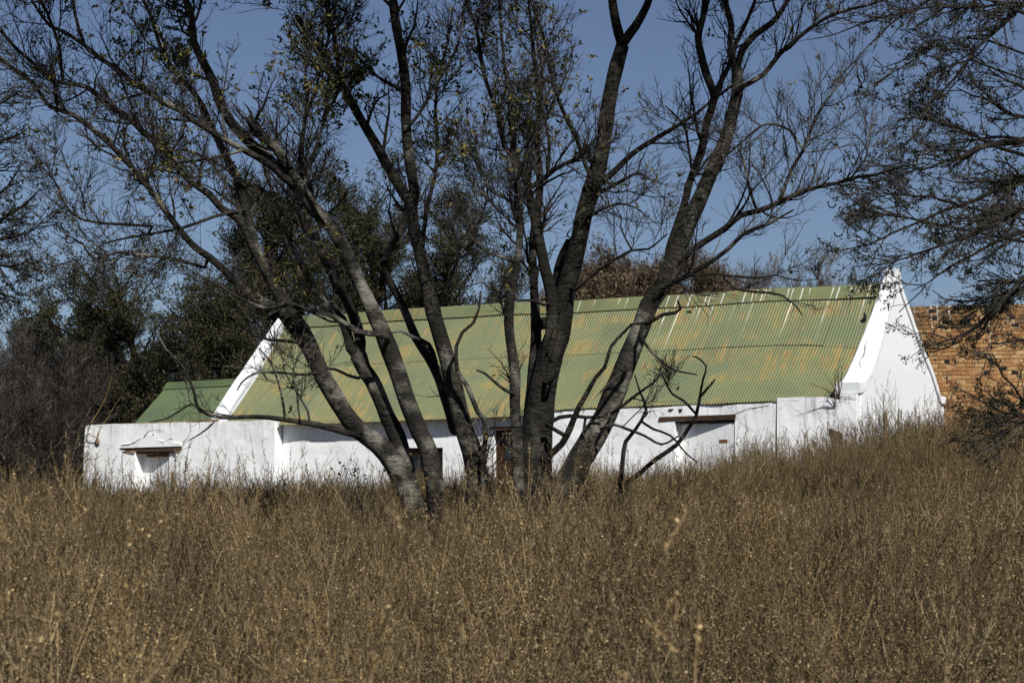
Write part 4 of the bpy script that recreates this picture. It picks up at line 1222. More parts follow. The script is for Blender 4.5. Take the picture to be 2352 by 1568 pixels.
H8 = limb_path([(1695, 210, 13), (1712, 196, 12), (1755, 170, 12), (1790, 125, 11), (1830, 90, 10), (1875, 55, 9), (1923, 30, 8), (2000, 10, 6), (2060, -10, 4)], D + .1, D - 1.0)
H9 = limb_path([(1480, 745, 10), (1500, 735, 10), (1525, 722, 9), (1552, 718, 8), (1564, 708, 6), (1556, 690, 4)], D - .2, D - .5, .08)
H10 = limb_path([(1440, 845, 10), (1400, 880, 9), (1365, 915, 0.1)], D - .2, D - .6, .1)
H11 = limb_path([(1402, 950, 9), (1425, 935, 8), (1450, 915, 8), (1480, 893, 6), (1510, 870, 4), (1520, 840, 3)], D - .2, D - .9, .1)
H12 = limb_path([(1380, 985, 8), (1410, 975, 7), (1440, 985, 7), (1480, 1000, 6), (1520, 1020, 5), (1560, 1000, 4)], D - .3, D - 1.0, .1)
H13 = limb_path([(1470, 770, 9), (1490, 800, 7), (1520, 830, 6), (1550, 850, 5), (1600, 860, 3)], D - .2, D - 1.0, .1)
H1 = extend(*H1, 2.8); H2 = extend(*H2, 3.0); H3 = extend(*H3, 2.6)
over = [shade_limb(*H2, 0.62, (0.3, -1, 0.5), 6.2, 0.045), shade_limb(*H2, 0.6, (0.0, -1, 0.7), 4.5, 0.04), shade_limb(*H2, 0.7, (0.8, -.6, 0.6), 4.5, 0.04), shade_limb(*H3, 0.95, (-.6, -.7, .8), 3.6, 0.03)]
t5 = big_tree("stout grey trunk leaning right across the roof, branches reaching towards the gable", (float(sH[0][0, 0]), D), [sH], [H1, H2, H3, H3b, H3c, H4, H4b, H4c, H4d, H4e, H5, H5b, H6, H6b, H8, H9, H10, H11, H12, H13], 0, 0, 0, over=over)
crown_at(*t5, 420, 2800, 9000, leaf=0.06, per=6)

# --- bare sapling before the white wall
D = 28.0
p1 = limb_path([(1425, 1110, 11), (1430, 1060, 10), (1437, 1014, 10), (1458, 988, 8), (1484, 941, 7), (1470, 900, 5), (1458, 862, 3)], D, D)
p2 = limb_path([(1440, 1108, 12), (1458, 1095, 11), (1510, 1052, 11), (1553, 1022, 10), (1580, 985, 9), (1599, 954, 8), (1608, 911, 8), (1625, 892, 6), (1642, 872, 4)], D - .1, D - .3)
p3 = limb_path([(1600, 952, 6), (1570, 920, 6), (1545, 905, 5), (1530, 880, 5), (1515, 845, 3)], D - .2, D - .4, .1)
p4 = limb_path([(1608, 905, 6), (1615, 870, 5), (1622, 840, 4), (1600, 820, 4), (1590, 818, 3)], D - .2, D - .3, .1)
p5 = limb_path([(1470, 965, 6), (1500, 985, 6), (1540, 1000, 5), (1575, 1040, 4), (1600, 1060, 3)], D, D - .2, .1)
t6 = big_tree("thin bare sapling with crooked twigs before the white wall and timber lintel", (float(p1[0][0, 0]), D), [to_ground(*p1, 0, 1.0), to_ground(*p2, -.1, 1.0)], [p3, p4, p5], 0, 0, 0, BARK_DARK, group="bare saplings in the weeds")
crown_at(*t6, 14, 50, 90, mat=TWIG_DARK, l1=(0.3, 0.8), up1=0.08)

# ------------------------------------------------------------------ thorn trees at both edges of the view
def thorn_tree(label, trunk_xy, height, limbs, n1, n2, n3, density_leaf, l1=(0.3, 0.9), pull=(-.55, 0, .03), sc=1.0):
    bx, by = trunk_xy
    z = float(gz(bx, by))
    t = thing("thorn_tree", label, "thorn tree", (bx, by, z), 0)
    off = np.array([bx, by, z])
    top = np.array([bx + 0.2, by - 0.1, z + height])
    P, R = smooth_path(np.array([[bx, by, z - 0.2], [bx + .1, by, z + height * .3], [bx - .05, by + .1, z + height * .6], top]), np.array([0.24, 0.19, 0.16, 0.12]) * sc, 0.2)
    link("trunk", limb_mesh("trunk", P - off, R, BARK_DARK, 12), t)
    full = []
    for Pl, Rl in limbs:
        # join each limb back to the trunk outside the picture
        i = int(np.clip((Pl[0][2] - z) / height * 0.6, 0.2, 0.95) * (len(P) - 1))
        a = P[i]; m = (a + Pl[0]) / 2 + np.array([0, 0, 0.25])
        Q, S = smooth_path(np.array([a, m, Pl[0], Pl[1]]), np.array([Rl[0] * 1.7, Rl[0] * 1.3, Rl[0], Rl[1]]), 0.15)
        Q = np.vstack([Q[:-1], Pl[1:]]); S = np.concatenate([S[:-1], Rl[1:]])
        link("limb", limb_mesh("limb", Q - off, S, BARK_DARK, 7), t)
        full.append((Pl, Rl))
    K = 12
    PR = [resample(p, r, K) for p, r in full]
    P0 = np.stack([p for p, r in PR]); R0 = np.stack([r for p, r in PR])
    P1, R1 = spawn(P0, R0, n1, 0.05, 0.98, l1[0] * sc, l1[1] * sc, 8, (18, 48), 0.10, 0.13, 0.5, 0.004 * sc, pull)
    P2, R2 = spawn(np.concatenate([P1, P0[:, :8]]), np.concatenate([R1, R0[:, :8]]), n2, 0.1, 1.0, 0.15 * sc, 0.5 * sc, 6, (20, 55), 0.06, 0.17, 0.5, 0.0027 * sc, pull)
    P3, R3 = spawn(P2, R2, n3, 0.1, 1.0, 0.05 * sc, 0.16 * sc, 3, (25, 70), 0.0, 0.2, 0.6, 0.0018 * sc)
    vs, qs, n = [], [], 0
    for Pp, Rr, sd in ((P1, R1, 4), (P2, R2, 3), (P3, R3, 3)):
        v, q = tubes(Pp - off, Rr, sd); vs.append(v); qs.append(q + n); n += len(v)
    link("twigs", mesh_np("twigs", np.vstack(vs), np.vstack(qs), None, [TWIG_DARK]), t)["kind"] = "stuff"
    # feathery leaf sprays: small leaflets strung along the fine twigs
    pick = P3[rng.random(len(P3)) < density_leaf]
    reps = 9
    tt = rng.random((len(pick), reps, 1))
    pos = pick[:, None, 0] * (1 - tt) + pick[:, None, 2] * tt
    pos = pos.reshape(-1, 3) + rng.normal(0, 0.012 * sc, (len(pick) * reps, 3)) - off
    v, q = leaf_quads(pos, 0.029 * sc, up=0.0, ratio=0.42)
    link("leaves", mesh_np("leaves", v, q, None, [LEAF_THORN]), t)["kind"] = "stuff"
    # curled dry pods
    g = Geo()
    for p in P2[rng.choice(len(P2), min(len(P2), 46), replace=False)]:
        a = np.linspace(0, random.uniform(2.5, 4.5), 8); r = random.uniform(0.02, 0.035) * sc
        az = random.uniform(0, 6.28)
        c = np.stack([np.cos(az) * r * np.cos(a), np.sin(az) * r * np.cos(a), -0.05 - r * np.sin(a)], -1) + p[-1] - off
        vv, qq = tubes(c[None], np.full((1, 8), 0.006 * sc), 4); g.add(vv, qq)
    link("pods", g.mesh("pods", [TWIG_DARK]), t)["kind"] = "stuff"
    return t


U = 1 / 1.63265
DS = 1.62
def fp(pts, d0, d1):
    return limb_path([(u * U, v * U, w * U) for u, v, w in pts], d0 * DS, d1 * DS, 0.2)


RT = [
    fp([(3900, -40, 24), (3840, 13, 22), (3755, 96, 18), (3691, 153, 15), (3659, 185, 13), (3627, 230, 12), (3595, 274, 10), (3544, 332, 8), (3493, 376, 7), (3461, 434, 5), (3461, 480, 3)], 17, 16.5),
    fp([(3700, 150, 9), (3660, 188, 9), (3570, 160, 8), (3461, 191, 7), (3436, 198, 6), (3366, 236, 5), (3308, 255, 4), (3276, 246, 3)], 16.9, 16.4),
    fp([(3640, 225, 8), (3538, 255, 7), (3487, 293, 6), (3429, 338, 6), (3385, 357, 5), (3346, 370, 4), (3308, 332, 3)], 16.8, 16.2),
    fp([(3920, 300, 12), (3840, 330, 11), (3770, 300, 8), (3720, 270, 6), (3660, 195, 4)], 17, 17),
    fp([(3920, 510, 36), (3840, 529, 32), (3761, 536, 28), (3665, 555, 22), (3602, 593, 17), (3538, 606, 13), (3455, 638, 9), (3400, 610, 6), (3330, 590, 4)], 17.5, 16.6),
    fp([(3720, 545, 14), (3640, 500, 11), (3560, 470, 9), (3480, 450, 7), (3420, 440, 5), (3360, 460, 3)], 17.2, 16.6),
    fp([(3920, 430, 16), (3840, 440, 14), (3770, 420, 12), (3700, 370, 9), (3650, 360, 7), (3590, 330, 4)], 17.4, 17),
    fp([(3920, 640, 30), (3840, 670, 26), (3729, 714, 20), (3653, 753, 16), (3551, 784, 13), (3455, 829, 10), (3346, 874, 8), (3257, 918, 6), (3168, 934, 3)], 17.6, 16.4),
    fp([(3461, 829, 9), (3397, 816, 8), (3308, 803, 7), (3231, 778, 5), (3161, 714, 3)], 16.8, 16.4),
    fp([(3600, 770, 9), (3500, 740, 8), (3420, 735, 7), (3330, 730, 5), (3240, 745, 3)], 17.2, 16.6),
    fp([(3920, 760, 26), (3840, 784, 24), (3740, 830, 18), (3665, 874, 15), (3538, 918, 11), (3461, 944, 9), (3346, 982, 6), (3244, 995, 3)], 17.4, 16.3),
    fp([(3920, 850, 20), (3840, 870, 18), (3740, 905, 14), (3640, 960, 10), (3560, 1000, 8), (3480, 1060, 5), (3420, 1090, 3)], 17.2, 16.5),
    fp([(3920, 960, 24), (3840, 1042, 20), (3748, 1139, 15), (3650, 1230, 10), (3588, 1265, 8), (3511, 1286, 5), (3460, 1290, 3)], 17, 16.2),
    fp([(3920, 1000, 16), (3840, 1075, 14), (3770, 1130, 10), (3700, 1210, 8), (3640, 1280, 5), (3560, 1200, 3)], 17.2, 16.8),
    fp([(3900, 1060, 10), (3800, 1090, 9), (3700, 1120, 8), (3600, 1130, 7), (3540, 1120, 5), (3500, 1090, 3)], 17, 16.6),
    fp([(3900, 1270, 12), (3840, 1275, 10), (3780, 1280, 8), (3740, 1290, 6), (3700, 1287, 3)], 16.8, 16.4),
    fp([(3900, 1520, 14), (3840, 1510, 12), (3800, 1445, 9), (3760, 1410, 8), (3735, 1350, 5), (3720, 1320, 3)], 16.8, 16.6),
    fp([(3900, 1535, 10), (3840, 1516, 9), (3783, 1522, 8), (3735, 1500, 6), (3700, 1470, 4), (3665, 1455, 2)], 16.9, 16.6),
    fp([(3900, 1550, 18), (3840, 1575, 15), (3769, 1620, 11), (3699, 1648, 8), (3636, 1675, 4)], 16.8, 16.3),
    fp([(3900, 1560, 12), (3830, 1555, 9), (3760, 1545, 7), (3700, 1520, 4)], 16.9, 16.6),
    fp([(3900, 20, 14), (3800, 10, 12), (3650, 30, 11), (3500, 25, 10), (3380, 60, 9), (3300, 130, 7), (3230, 200, 5), (3180, 260, 3)], 17, 16),
    fp([(3560, -60, 14), (3500, -10, 12), (3420, 40, 10), (3330, 60, 9), (3230, 90, 7), (3130, 130, 5), (3030, 150, 3)], 16.8, 16),
    fp([(3700, -60, 12), (3640, 20, 10), (3590, 60, 8), (3575, 130, 6), (3560, 170, 3)], 16.9, 16.5),
    fp([(3960, 560, 26), (3880, 640, 22), (3800, 700, 16), (3700, 800, 12), (3620, 850, 8), (3560, 870, 5)], 18.4, 18.0),
    fp([(3960, 700, 26), (3880, 760, 22), (3790, 800, 16), (3700, 840, 12), (3600, 900, 7)], 16.4, 15.8),
]
thorn_tree("dark thorn tree reaching in from the right over the brick wall", (12.6, 28.0), 9.5, RT, 190, 1150, 5200, 0.52, (0.22, 0.7), sc=1.6)

DS = 1.0
LT = [
    fp([(-90, 560, 20), (-20, 540, 14), (30, 520, 9), (80, 500, 5), (120, 470, 3)], 17, 16.6),
    fp([(-90, 420, 16), (-30, 400, 12), (20, 380, 8), (60, 350, 5), (90, 330, 3)], 17, 16.6),
    fp([(-90, 760, 20), (-20, 740, 14), (30, 700, 10), (60, 650, 7), (80, 620, 4)], 17.2, 16.8),
    fp([(-90, 880, 24), (-20, 840, 18), (40, 800, 13), (90, 770, 9), (130, 730, 6), (160, 700, 3)], 17.1, 16.6),
    fp([(-90, 900, 18), (-10, 900, 14), (50, 890, 10), (110, 870, 7), (160, 830, 3)], 17.1, 16.6),
    fp([(-90, 1010, 18), (-20, 990, 13), (30, 1000, 10), (80, 990, 7), (130, 960, 3)], 17, 16.4),
    fp([(-90, 1080, 14), (-20, 1090, 10), (20, 1110, 7), (60, 1120, 3)], 17, 16.6),
    fp([(-90, 650, 14), (-20, 640, 10), (20, 640, 6), (60, 610, 3)], 17.3, 17),
]
thorn_tree("dark thorn tree whose leafy twig ends enter at the left edge against the sky", (-5.6, 17.0), 5.2, LT, 44, 240, 900, 0.55, (0.2, 0.45), (1, 0, -.1))

# ------------------------------------------------------------------ trees and thickets behind
def bg_tree(name, label, cat, x, y, h, spread, n_l, n1, n2, leafn, leaf, mat_t, mat_l, r=0.16, lean=(0, 0), low=0.25, up=0.10, group=None, stems=1, per=3, l3n=0, hang=False, leafr=0.5, kind=None):
    z = float(gz(x, y))
    t = thing(name, label, cat, (x, y, z), 0, group)
    ST, SR = [], []
    for k in range(stems):
        a = rng.uniform(0, 6.28); s = spread * 0.35 * (stems > 1) * rng.uniform(0.3, 1)
        pts = np.array([[rng.normal(0, .12) * (stems > 1), rng.normal(0, .12) * (stems > 1), -0.3], [np.cos(a) * s * .4 + lean[0] * .3 + rng.normal(0, .1), np.sin(a) * s * .4 + lean[1] * .3, h * .33],
                        [np.cos(a) * s * .8 + lean[0] * .7 + rng.normal(0, .2), np.sin(a) * s * .8 + lean[1] * .7 + rng.normal(0, .2), h * .66], [np.cos(a) * s + lean[0], np.sin(a) * s + lean[1], h * rng.uniform(.88, .97)]])
        rr = r / math.sqrt(stems)
        P, R = smooth_path(pts, np.array([rr, rr * .8, rr * .5, rr * .12]), 0.5)
        P, R = resample(P, R, 12)
        ST.append(P); SR.append(R)
    ST = np.array(ST); SR = np.array(SR)
    v, q = tubes(ST, SR, 7)
    link("trunk", mesh_np("trunk", v, q, None, [BARK_DARK if mat_t not in (TWIG_BARE, TWIG_PALE) else mat_t], None, True), t)
    PL, RL = spawn(ST, SR, n_l, low, 0.97, spread * .55, spread * 1.15, 9, (35, 75), up, 0.10, 0.6, 0.012, None, 0.45)
    P1, R1 = spawn(np.concatenate([PL, ST[:, 3:12]]), np.concatenate([RL, SR[:, 3:12]]), n1, 0.15, 1.0, .5, 1.5, 6, (25, 65), up, 0.15, 0.5, 0.006)
    P2, R2 = spawn(P1, R1, n2, 0.1, 1.0, .2, .7, 4, (20, 65), up * .6, 0.2, 0.6, 0.0045)
    vs, qs, n = [], [], 0
    v, q = tubes(PL, RL, 5)
    link("limbs", mesh_np("limbs", v, q, None, [BARK_DARK if mat_t not in (TWIG_BARE, TWIG_PALE) else mat_t]), t)["kind"] = "stuff"
    sets = [(P1, R1, 4), (P2, R2, 3)]
    if l3n:
        P3, R3 = spawn(P2, R2, l3n, 0.1, 1.0, .12, .4, 3, (20, 65), up * .4, 0.2, 0.6, 0.0035)
        sets.append((P3, R3, 3))
    if hang:
        Ph, Rh = spawn(P1, R1, n2 // 2, 0.1, 1.0, .4, 1.3, 5, (20, 80), -0.7, 0.12, 0.5, 0.006)
        sets.append((Ph, Rh, 3))
    for P, R, sd in sets:
        v, q = tubes(P, R, sd); vs.append(v); qs.append(q + n); n += len(v)
    link("twigs", mesh_np("twigs", np.vstack(vs), np.vstack(qs), None, [mat_t]), t)["kind"] = "stuff"
    if leafn:
        tt = rng.integers(0, len(P2), leafn); kk = rng.integers(1, 4, leafn)
        pos = np.repeat(P2[tt, kk], per, axis=0) + rng.normal(0, 0.07, (leafn * per, 3))
        v, q = leaf_quads(pos, leaf, ratio=leafr)
        link("leaves", mesh_np("leaves", v, q, None, [mat_l]), t)["kind"] = "stuff"
    return t


def place(u, d):
    return float(at(u, 784, d)[0]), d


def copy_tree(src, x, y, rz, sc, label, group=None):
    c = src.copy(); COL.objects.link(c)
    c.location = (x, y, float(gz(x, y))); c.rotation_euler = (0, 0, rz); c.scale = (sc[0], sc[0], sc[1])
    c['label'] = label
    if group: c['group'] = group
    for ch in list(src.children):
        k = ch.copy(); COL.objects.link(k); k.parent = c
    return c


G_EV = "evergreen trees behind the cottage"
ev = lambda label, u, d, h, s, **k: bg_tree("evergreen_tree", label, "tree", *place(u, d), h, s, k.pop('nl', 26), k.pop('n1', 420), k.pop('n2', 3600), k.pop('leafn', 12000), k.pop('leaf', 0.11), TWIG_DARK, LEAF_BG, group=G_EV, **k)
ev("olive-leaved evergreen tree with pale limbs reaching left beyond the low wing", 380, 66, 8.8, 4.6, r=.2, lean=(-1.6, 0), low=.18, leafn=15000, nl=44, n1=700, n2=5200, leaf=.085, up=.04)
ev("broad dense evergreen tree rising directly behind the left gable", 610, 64, 10.3, 4.8, r=.24, low=.15, leafn=26000, nl=48, n1=900, n2=7000, leaf=.085, up=.04)
ev("broad dense evergreen tree behind the left part of the roof ridge", 850, 66, 11.3, 4.4, r=.24, low=.15, leafn=24000, nl=46, n1=900, n2=7000, leaf=.085, up=.05)
ev("evergreen tree behind the middle of the ridge, seen beside the pale trunk", 1050, 65, 11.0, 3.0, r=.2, low=.25, leafn=11000, nl=34, n1=520, n2=4200, leaf=.08, up=.06)
ev("narrow small evergreen behind the ridge next to the slender stem", 1180, 63, 8.2, 1.2, r=.1, low=.3, nl=18, n1=200, n2=1500, leafn=4500, leaf=.075)
ev("low evergreen filling the gap under the left gable behind the low wing", 500, 63, 6.8, 3.8, r=.16, low=.08, leafn=20000, nl=40, n1=700, n2=5200, leaf=.085, up=.05)
ev("dark rounded evergreen treetop far left beyond the bare thicket", 120, 82, 8.2, 2.6, r=.15, low=.3, leafn=10000, leaf=.13)
ev("dark rounded evergreen treetop between the thicket and the olive-leaved tree", 225, 80, 8.0, 2.4, r=.15, low=.3, leafn=9000, leaf=.13)

# bare grey thicket to the left of the cottage
G_TH = "bare grey bushes left of the cottage"
b0 = bg_tree("bare_bush", "grey leafless bush nearest the left corner of the white wall", "bush", *place(150, 63), 4.6, 2.2, 44, 560, 3600, 0, 0, TWIG_BARE, None, r=.12, stems=8, low=.12, up=.16, group=G_TH, l3n=2500)
b1 = bg_tree("bare_bush", "grey leafless bush at the left edge, tall with fine upright twigs", "bush", *place(40, 64), 5.2, 2.3, 44, 560, 3600, 0, 0, TWIG_BARE, None, r=.12, stems=9, low=.12, up=.22, group=G_TH, l3n=2500)
for (u, d, sc, rz, lab, src) in ((250, 65, (1.0, 1.0), 1.3, "grey leafless bush behind the left end of the low wing", b0), (-60, 62, (1.1, .95), 2.6, "grey leafless bush half outside the left edge", b0),
                                 (320, 68, (1.1, 1.05), 3.9, "grey leafless bush showing just left of the low green wing roof", b1), (95, 68, (1.2, 1.1), .7, "grey leafless bush in the second row behind the left edge bushes", b1),
                                 (410, 70, (1.1, 1.1), 5.0, "grey leafless bush behind the low wing roof", b0), (200, 72, (1.3, 1.2), 2.1, "tallest grey leafless bush at the back of the thicket", b0), (20, 75, (1.2, 1.25), 4.4, "grey leafless bush far back at the left edge below the sky", b1),
                                 (120, 58, (.8, .72), 5.6, "short grey leafless bush in front of the thicket above the weeds", b0), (30, 57, (.8, .7), 2.9, "short grey leafless bush at the left edge just above the weeds", b1)):
    x, y = place(u, d)
    copy_tree(src, x, y, rz, sc, lab)

# creeper-hung brown bushes behind the ridge
G_BR = "creeper-hung brown bushes behind the ridge"
c0 = bg_tree("creeper_bush", "brown creeper-hung bush behind the ridge just right of the thick dark trunk", "bush", *place(1375, 62), 7.5, 1.9, 36, 800, 6400, 7000, .16, TWIG_BROWN, TWIG_BROWN, r=.12, stems=6, low=.3, up=.10, group=G_BR, hang=True, l3n=4200, leafr=.25)
for (u, d, sc, rz, lab) in ((1455, 63, (1.0, 1.02), 2.2, "brown creeper-hung bush behind the ridge, middle of the brown clump"), (1515, 62, (.85, .99), 4.0, "brown creeper-hung bush behind the ridge just left of the right-leaning trunk"),
                            (1630, 62, (.62, 1.0), 1.0, "slim brown creeper-hung bush standing apart right of the leaning trunk"), (1290, 64, (.8, .95), 5.1, "brown creeper-hung bush seen between the stems of the dark tree")):
    x, y = place(u, d)
    copy_tree(c0, x, y, rz, sc, lab)

# leafless grey trees behind the right half of the ridge
G_BT = "leafless trees behind the right half of the ridge"
w0 = bg_tree("bare_tree", "round-headed leafless tree behind the ridge left of the gable top", "tree", *place(1885, 74), 10.6, 2.5, 26, 420, 3000, 0, 0, TWIG_PALE, None, r=.15, low=.35, up=.16, group=G_BT, l3n=2200)
w1 = bg_tree("bare_tree", "thin leafless tree with curving twin stems behind the ridge", "tree", *place(1735, 74), 9.3, 2.2, 20, 320, 2100, 0, 0, TWIG_PALE, None, r=.12, stems=2, low=.35, up=.18, group=G_BT, l3n=1500)
for (u, d, sc, rz, lab, src) in ((1810, 78, (.9, .97), 2.0, "leafless tree set back between its two taller neighbours", w1), (1985, 72, (.7, .9), 3.3, "leafless tree right behind the gable's left shoulder", w1),
                                 (1680, 76, (.9, .93), 4.8, "leafless tree beside the slim brown bush behind the ridge", w0), (2120, 80, (.6, .84), 1.1, "leafless treetop just showing over the brick wall beside the gable", w0)):
    x, y = place(u, d)
    copy_tree(src, x, y, rz, sc, lab)

# ------------------------------------------------------------------ the dry weeds
def weed_mesh(name, n_stem, height, n_br, seeds, spread=0.30, seed_len=0.0085, mats=None, tall=0.0, br_len=(0.18, 0.45)):
    """One dry bushy weed: stems from one root, ascending branches, seed heads in whorls along them."""
    base = np.zeros((n_stem, 1, 3)); base[:, 0, :2] = rng.normal(0, 0.03, (n_stem, 2))
    P = np.zeros((n_stem, 6, 3)); P[:, 0] = base[:, 0]; P[:, 0, 2] = -0.05
    d = rng.normal(0, 1, (n_stem, 3)) * np.array([spread, spread, 0]) + np.array([0, 0, 1.0])
    d /= np.linalg.norm(d, axis=1, keepdims=True)
    hh = height * rng.uniform(0.72, 1.08, n_stem)
    if tall: hh[: max(1, n_stem // 4)] *= 1 + tall
    for k in range(1, 6):
        d = d + rng.normal(0, .07, d.shape) + np.array([0, 0, .07]); d /= np.linalg.norm(d, axis=1, keepdims=True)
        P[:, k] = P[:, k - 1] + d * (hh / 5)[:, None]
    R = np.linspace(0.0048, 0.0012, 6)[None].repeat(n_stem, 0) * rng.uniform(.7, 1.3, (n_stem, 1))
    P1, R1 = spawn(P, R, n_br, 0.28, 0.97, br_len[0], br_len[1], 5, (22, 50), 0.16, 0.10, 0.6, 0.0011, None, 0.35)
    P2, R2 = spawn(P1, R1, n_br * 2, 0.15, 0.95, 0.05, 0.16, 3, (25, 55), 0.10, 0.12, 0.7, 0.0009)
    g = Geo()
    for p, r in ((P, R), (P1, R1), (P2, R2)):
        v, q = tubes(p, r, 3); g.add(v, q)
    nst = sum(len(q) for q in g.q)
    # seed heads
    paths = [(P1, 0.25, 0.55), (P2, 0.1, 0.30), (P[:, 2:], 0.35, 0.15)]
    pos = []
    for pp, t0, share in paths:
        n = int(seeds * share); K = pp.shape[1]
        i = rng.integers(0, len(pp), n); t = (t0 + (1 - t0) * rng.random(n)) * (K - 1)
        # whorls: round the position along the branch
        t = np.round(t * 7) / 7 + rng.normal(0, .02, n); t = np.clip(t, 0, K - 1.001)
        a = t.astype(int); f = (t - a)[:, None]
        pos.append(pp[i, a] * (1 - f) + pp[i, a + 1] * f)
    pos = np.concatenate(pos) + rng.normal(0, 0.0032, (sum(len(p) for p in pos), 3))
    v, q = leaf_quads(pos, seed_len, up=0.6, ratio=0.75)
    g.add(v, q)
    V = np.concatenate(g.v); Q = np.concatenate(g.q)
    mi = np.zeros(len(Q), int); mi[nst:] = 1
    return mesh_np(name, V, Q, None, mats or [STEM, SEED], mi)


def straw_mesh(name, n, L0, L1, tilt):
    P = np.zeros((n, 5, 3)); P[:, 0, :2] = rng.normal(0, .12, (n, 2))
    d = rng.normal(0, 1, (n, 3)) * np.array([tilt, tilt, 0]) + np.array([0, 0, 1.0]); d /= np.linalg.norm(d, axis=1, keepdims=True)
    L = rng.uniform(L0, L1, n)
    for k in range(1, 5):
        d = d + rng.normal(0, .018, d.shape); d /= np.linalg.norm(d, axis=1, keepdims=True)
        P[:, k] = P[:, k - 1] + d * (L / 4)[:, None]
    R = np.linspace(0.0022, 0.0008, 5)[None].repeat(n, 0) * rng.uniform(.6, 1.4, (n, 1))
    v, q = tubes(P, R, 3)
    return mesh_np(name, v, q, None, [STRAW])


SEED2 = island_mat("brown_seed_heads", [(0.0, (0.045, 0.029, 0.012)), (0.6, (0.13, 0.086, 0.031)), (0.9, (0.22, 0.154, 0.066)), (1.0, (0.36, 0.26, 0.13))], plant=True)
variants = [
    weed_mesh("weed_a", 6, 1.0, 46, 3600, 0.30, 0.0082, br_len=(0.2, 0.55)),
    weed_mesh("weed_b", 8, 0.92, 50, 3800, 0.38, 0.0082, br_len=(0.2, 0.55)),
    weed_mesh("weed_c", 6, 1.1, 42, 3300, 0.26, 0.0088, tall=.2, br_len=(0.25, 0.6)),
    weed_mesh("weed_d", 7, 0.98, 46, 3600, 0.32, 0.0088, mats=[STEM, SEED2], br_len=(0.2, 0.55)),
    weed_mesh("weed_e", 6, 1.08, 40, 3200, 0.28, 0.0092, mats=[STEM, SEED2], tall=.2, br_len=(0.25, 0.6)),
    weed_mesh("weed_f", 5, 1.3, 24, 2300, 0.24, 0.0100, mats=[STEM, SEED2], tall=.25, br_len=(0.3, 0.6)),
    straw_mesh("straw_a", 9, 0.5, 1.1, 0.28),
    straw_mesh("straw_b", 6, 0.5, 1.15, 0.50),
]


def scatter():
    pts, idx, rot, scl = [], [], [], []
    n_try = 0
    zones = [(2.6, 9.0, 24.0), (9.0, 20.0, 16.0), (20.0, 34.0, 12.0), (34.0, 62.0, 8.5)]
    for (d0, d1, dens) in zones:
        half = 0.27 * d1 + 1.6
        n = int(dens * (d1 - d0) * 2 * half)
        y = rng.uniform(d0, d1, n); x = rng.uniform(-half, half, n)
        keep = np.abs(x) < 0.26 * y + 1.6
        x, y = x[keep], y[keep]
        hx, hy = house_local(x, y)
        inside = (hx > -22.5) & (hx < 0.65) & (hy > -0.32) & (hy < 5.6)
        inside |= (hx > 0.65) & (hy > 4.0)
        far = (hy > 5.6) & (hx > -23)
        keep = ~(inside | far)
        x, y = x[keep], y[keep]
        patch = np.array([noise.noise(Vector((a * .35, b_ * .35, 4.0))) for a, b_ in zip(x, y)])
        patch2 = np.array([noise.noise(Vector((a * .8, b_ * .8, 8.0))) for a, b_ in zip(x, y)])
        keep = patch2 > -0.30
        x, y, patch, patch2 = x[keep], y[keep], patch[keep], patch2[keep]
        n = len(x)
        r = rng.random(n)
        k = np.where(r < 0.84, rng.integers(0, 3, n), np.where(r < .90, 5, np.where(r < .95, 6, 7)))
        brown = (patch > 0.10) | (y > 26)
        k = np.where((k < 3) & brown & (rng.random(n) < np.where(y > 26, .75, .5)), rng.integers(3, 5, n), k)
        s = rng.uniform(0.70, 1.14, n) * (1 + 0.20 * patch + 0.16 * patch2)
        hx, hy = house_local(x, y)
        s *= 1.0 + 0.55 * np.clip((x - 4.0) / 3.5, 0, 1) * np.clip((y - 33) / 6, 0, 1)
        s *= 1.0 - 0.34 * np.clip((-8 - hx) / 6, 0, 1) * np.clip((hx + 24) / 2, 0, 1) * np.clip((hy + 9) / 5, 0, 1)
        near = y < 11
        s = np.where(near, np.minimum(s, 0.98), s)
        k = np.where(near & (k == 5), 0, k); k = np.where((y < 7) & (k > 5), 1, k)
        s = np.where(k == 5, np.minimum(s, 1.25), s)
        # trampled hollow in front of the left tree
        hol = np.exp(-((x + 1.15) ** 2 / 0.5 + (y - 24.2) ** 2 / 2.0))
        s *= 1 - 0.45 * hol
        pts.append(np.stack([x, y, gz(x, y)], -1)); idx.append(k); scl.append(s)
        lean = np.array([[noise.noise(Vector((a * .55, b_ * .55, 20.0))), noise.noise(Vector((a * .55, b_ * .55, 31.0)))] for a, b_ in zip(x, y)])
        rot.append(np.stack([lean[:, 0] * .42 + rng.normal(0, .07, n), lean[:, 1] * .42 + rng.normal(0, .07, n), rng.uniform(0, 6.283, n)], -1))
    return np.concatenate(pts), np.concatenate(idx), np.concatenate(rot), np.concatenate(scl)


pts, idx, rot, scl = scatter()
wm = bpy.data.meshes.new("dry_weeds")
wm.vertices.add(len(pts)); wm.vertices.foreach_set("co", pts.astype(np.float32).ravel())
for nm, ty, key, arr in (("kind_index", 'INT', "value", idx.astype(np.int32)), ("spin", 'FLOAT_VECTOR', "vector", rot.astype(np.float32)), ("size", 'FLOAT', "value", scl.astype(np.float32))):
    wm.attributes.new(nm, ty, 'POINT').data.foreach_set(key, arr.ravel())
weeds = link("dry_weeds", wm, None, kind="stuff", label="dense waist-high field of dry brown seeding weeds covering the whole slope")
ng = bpy.data.node_groups.new("weed_scatter", 'GeometryNodeTree')
ng.interface.new_socket("Geometry", in_out='INPUT', socket_type='NodeSocketGeometry')
ng.interface.new_socket("Geometry", in_out='OUTPUT', socket_type='NodeSocketGeometry')
gi = ng.nodes.new("NodeGroupInput"); go = ng.nodes.new("NodeGroupOutput")
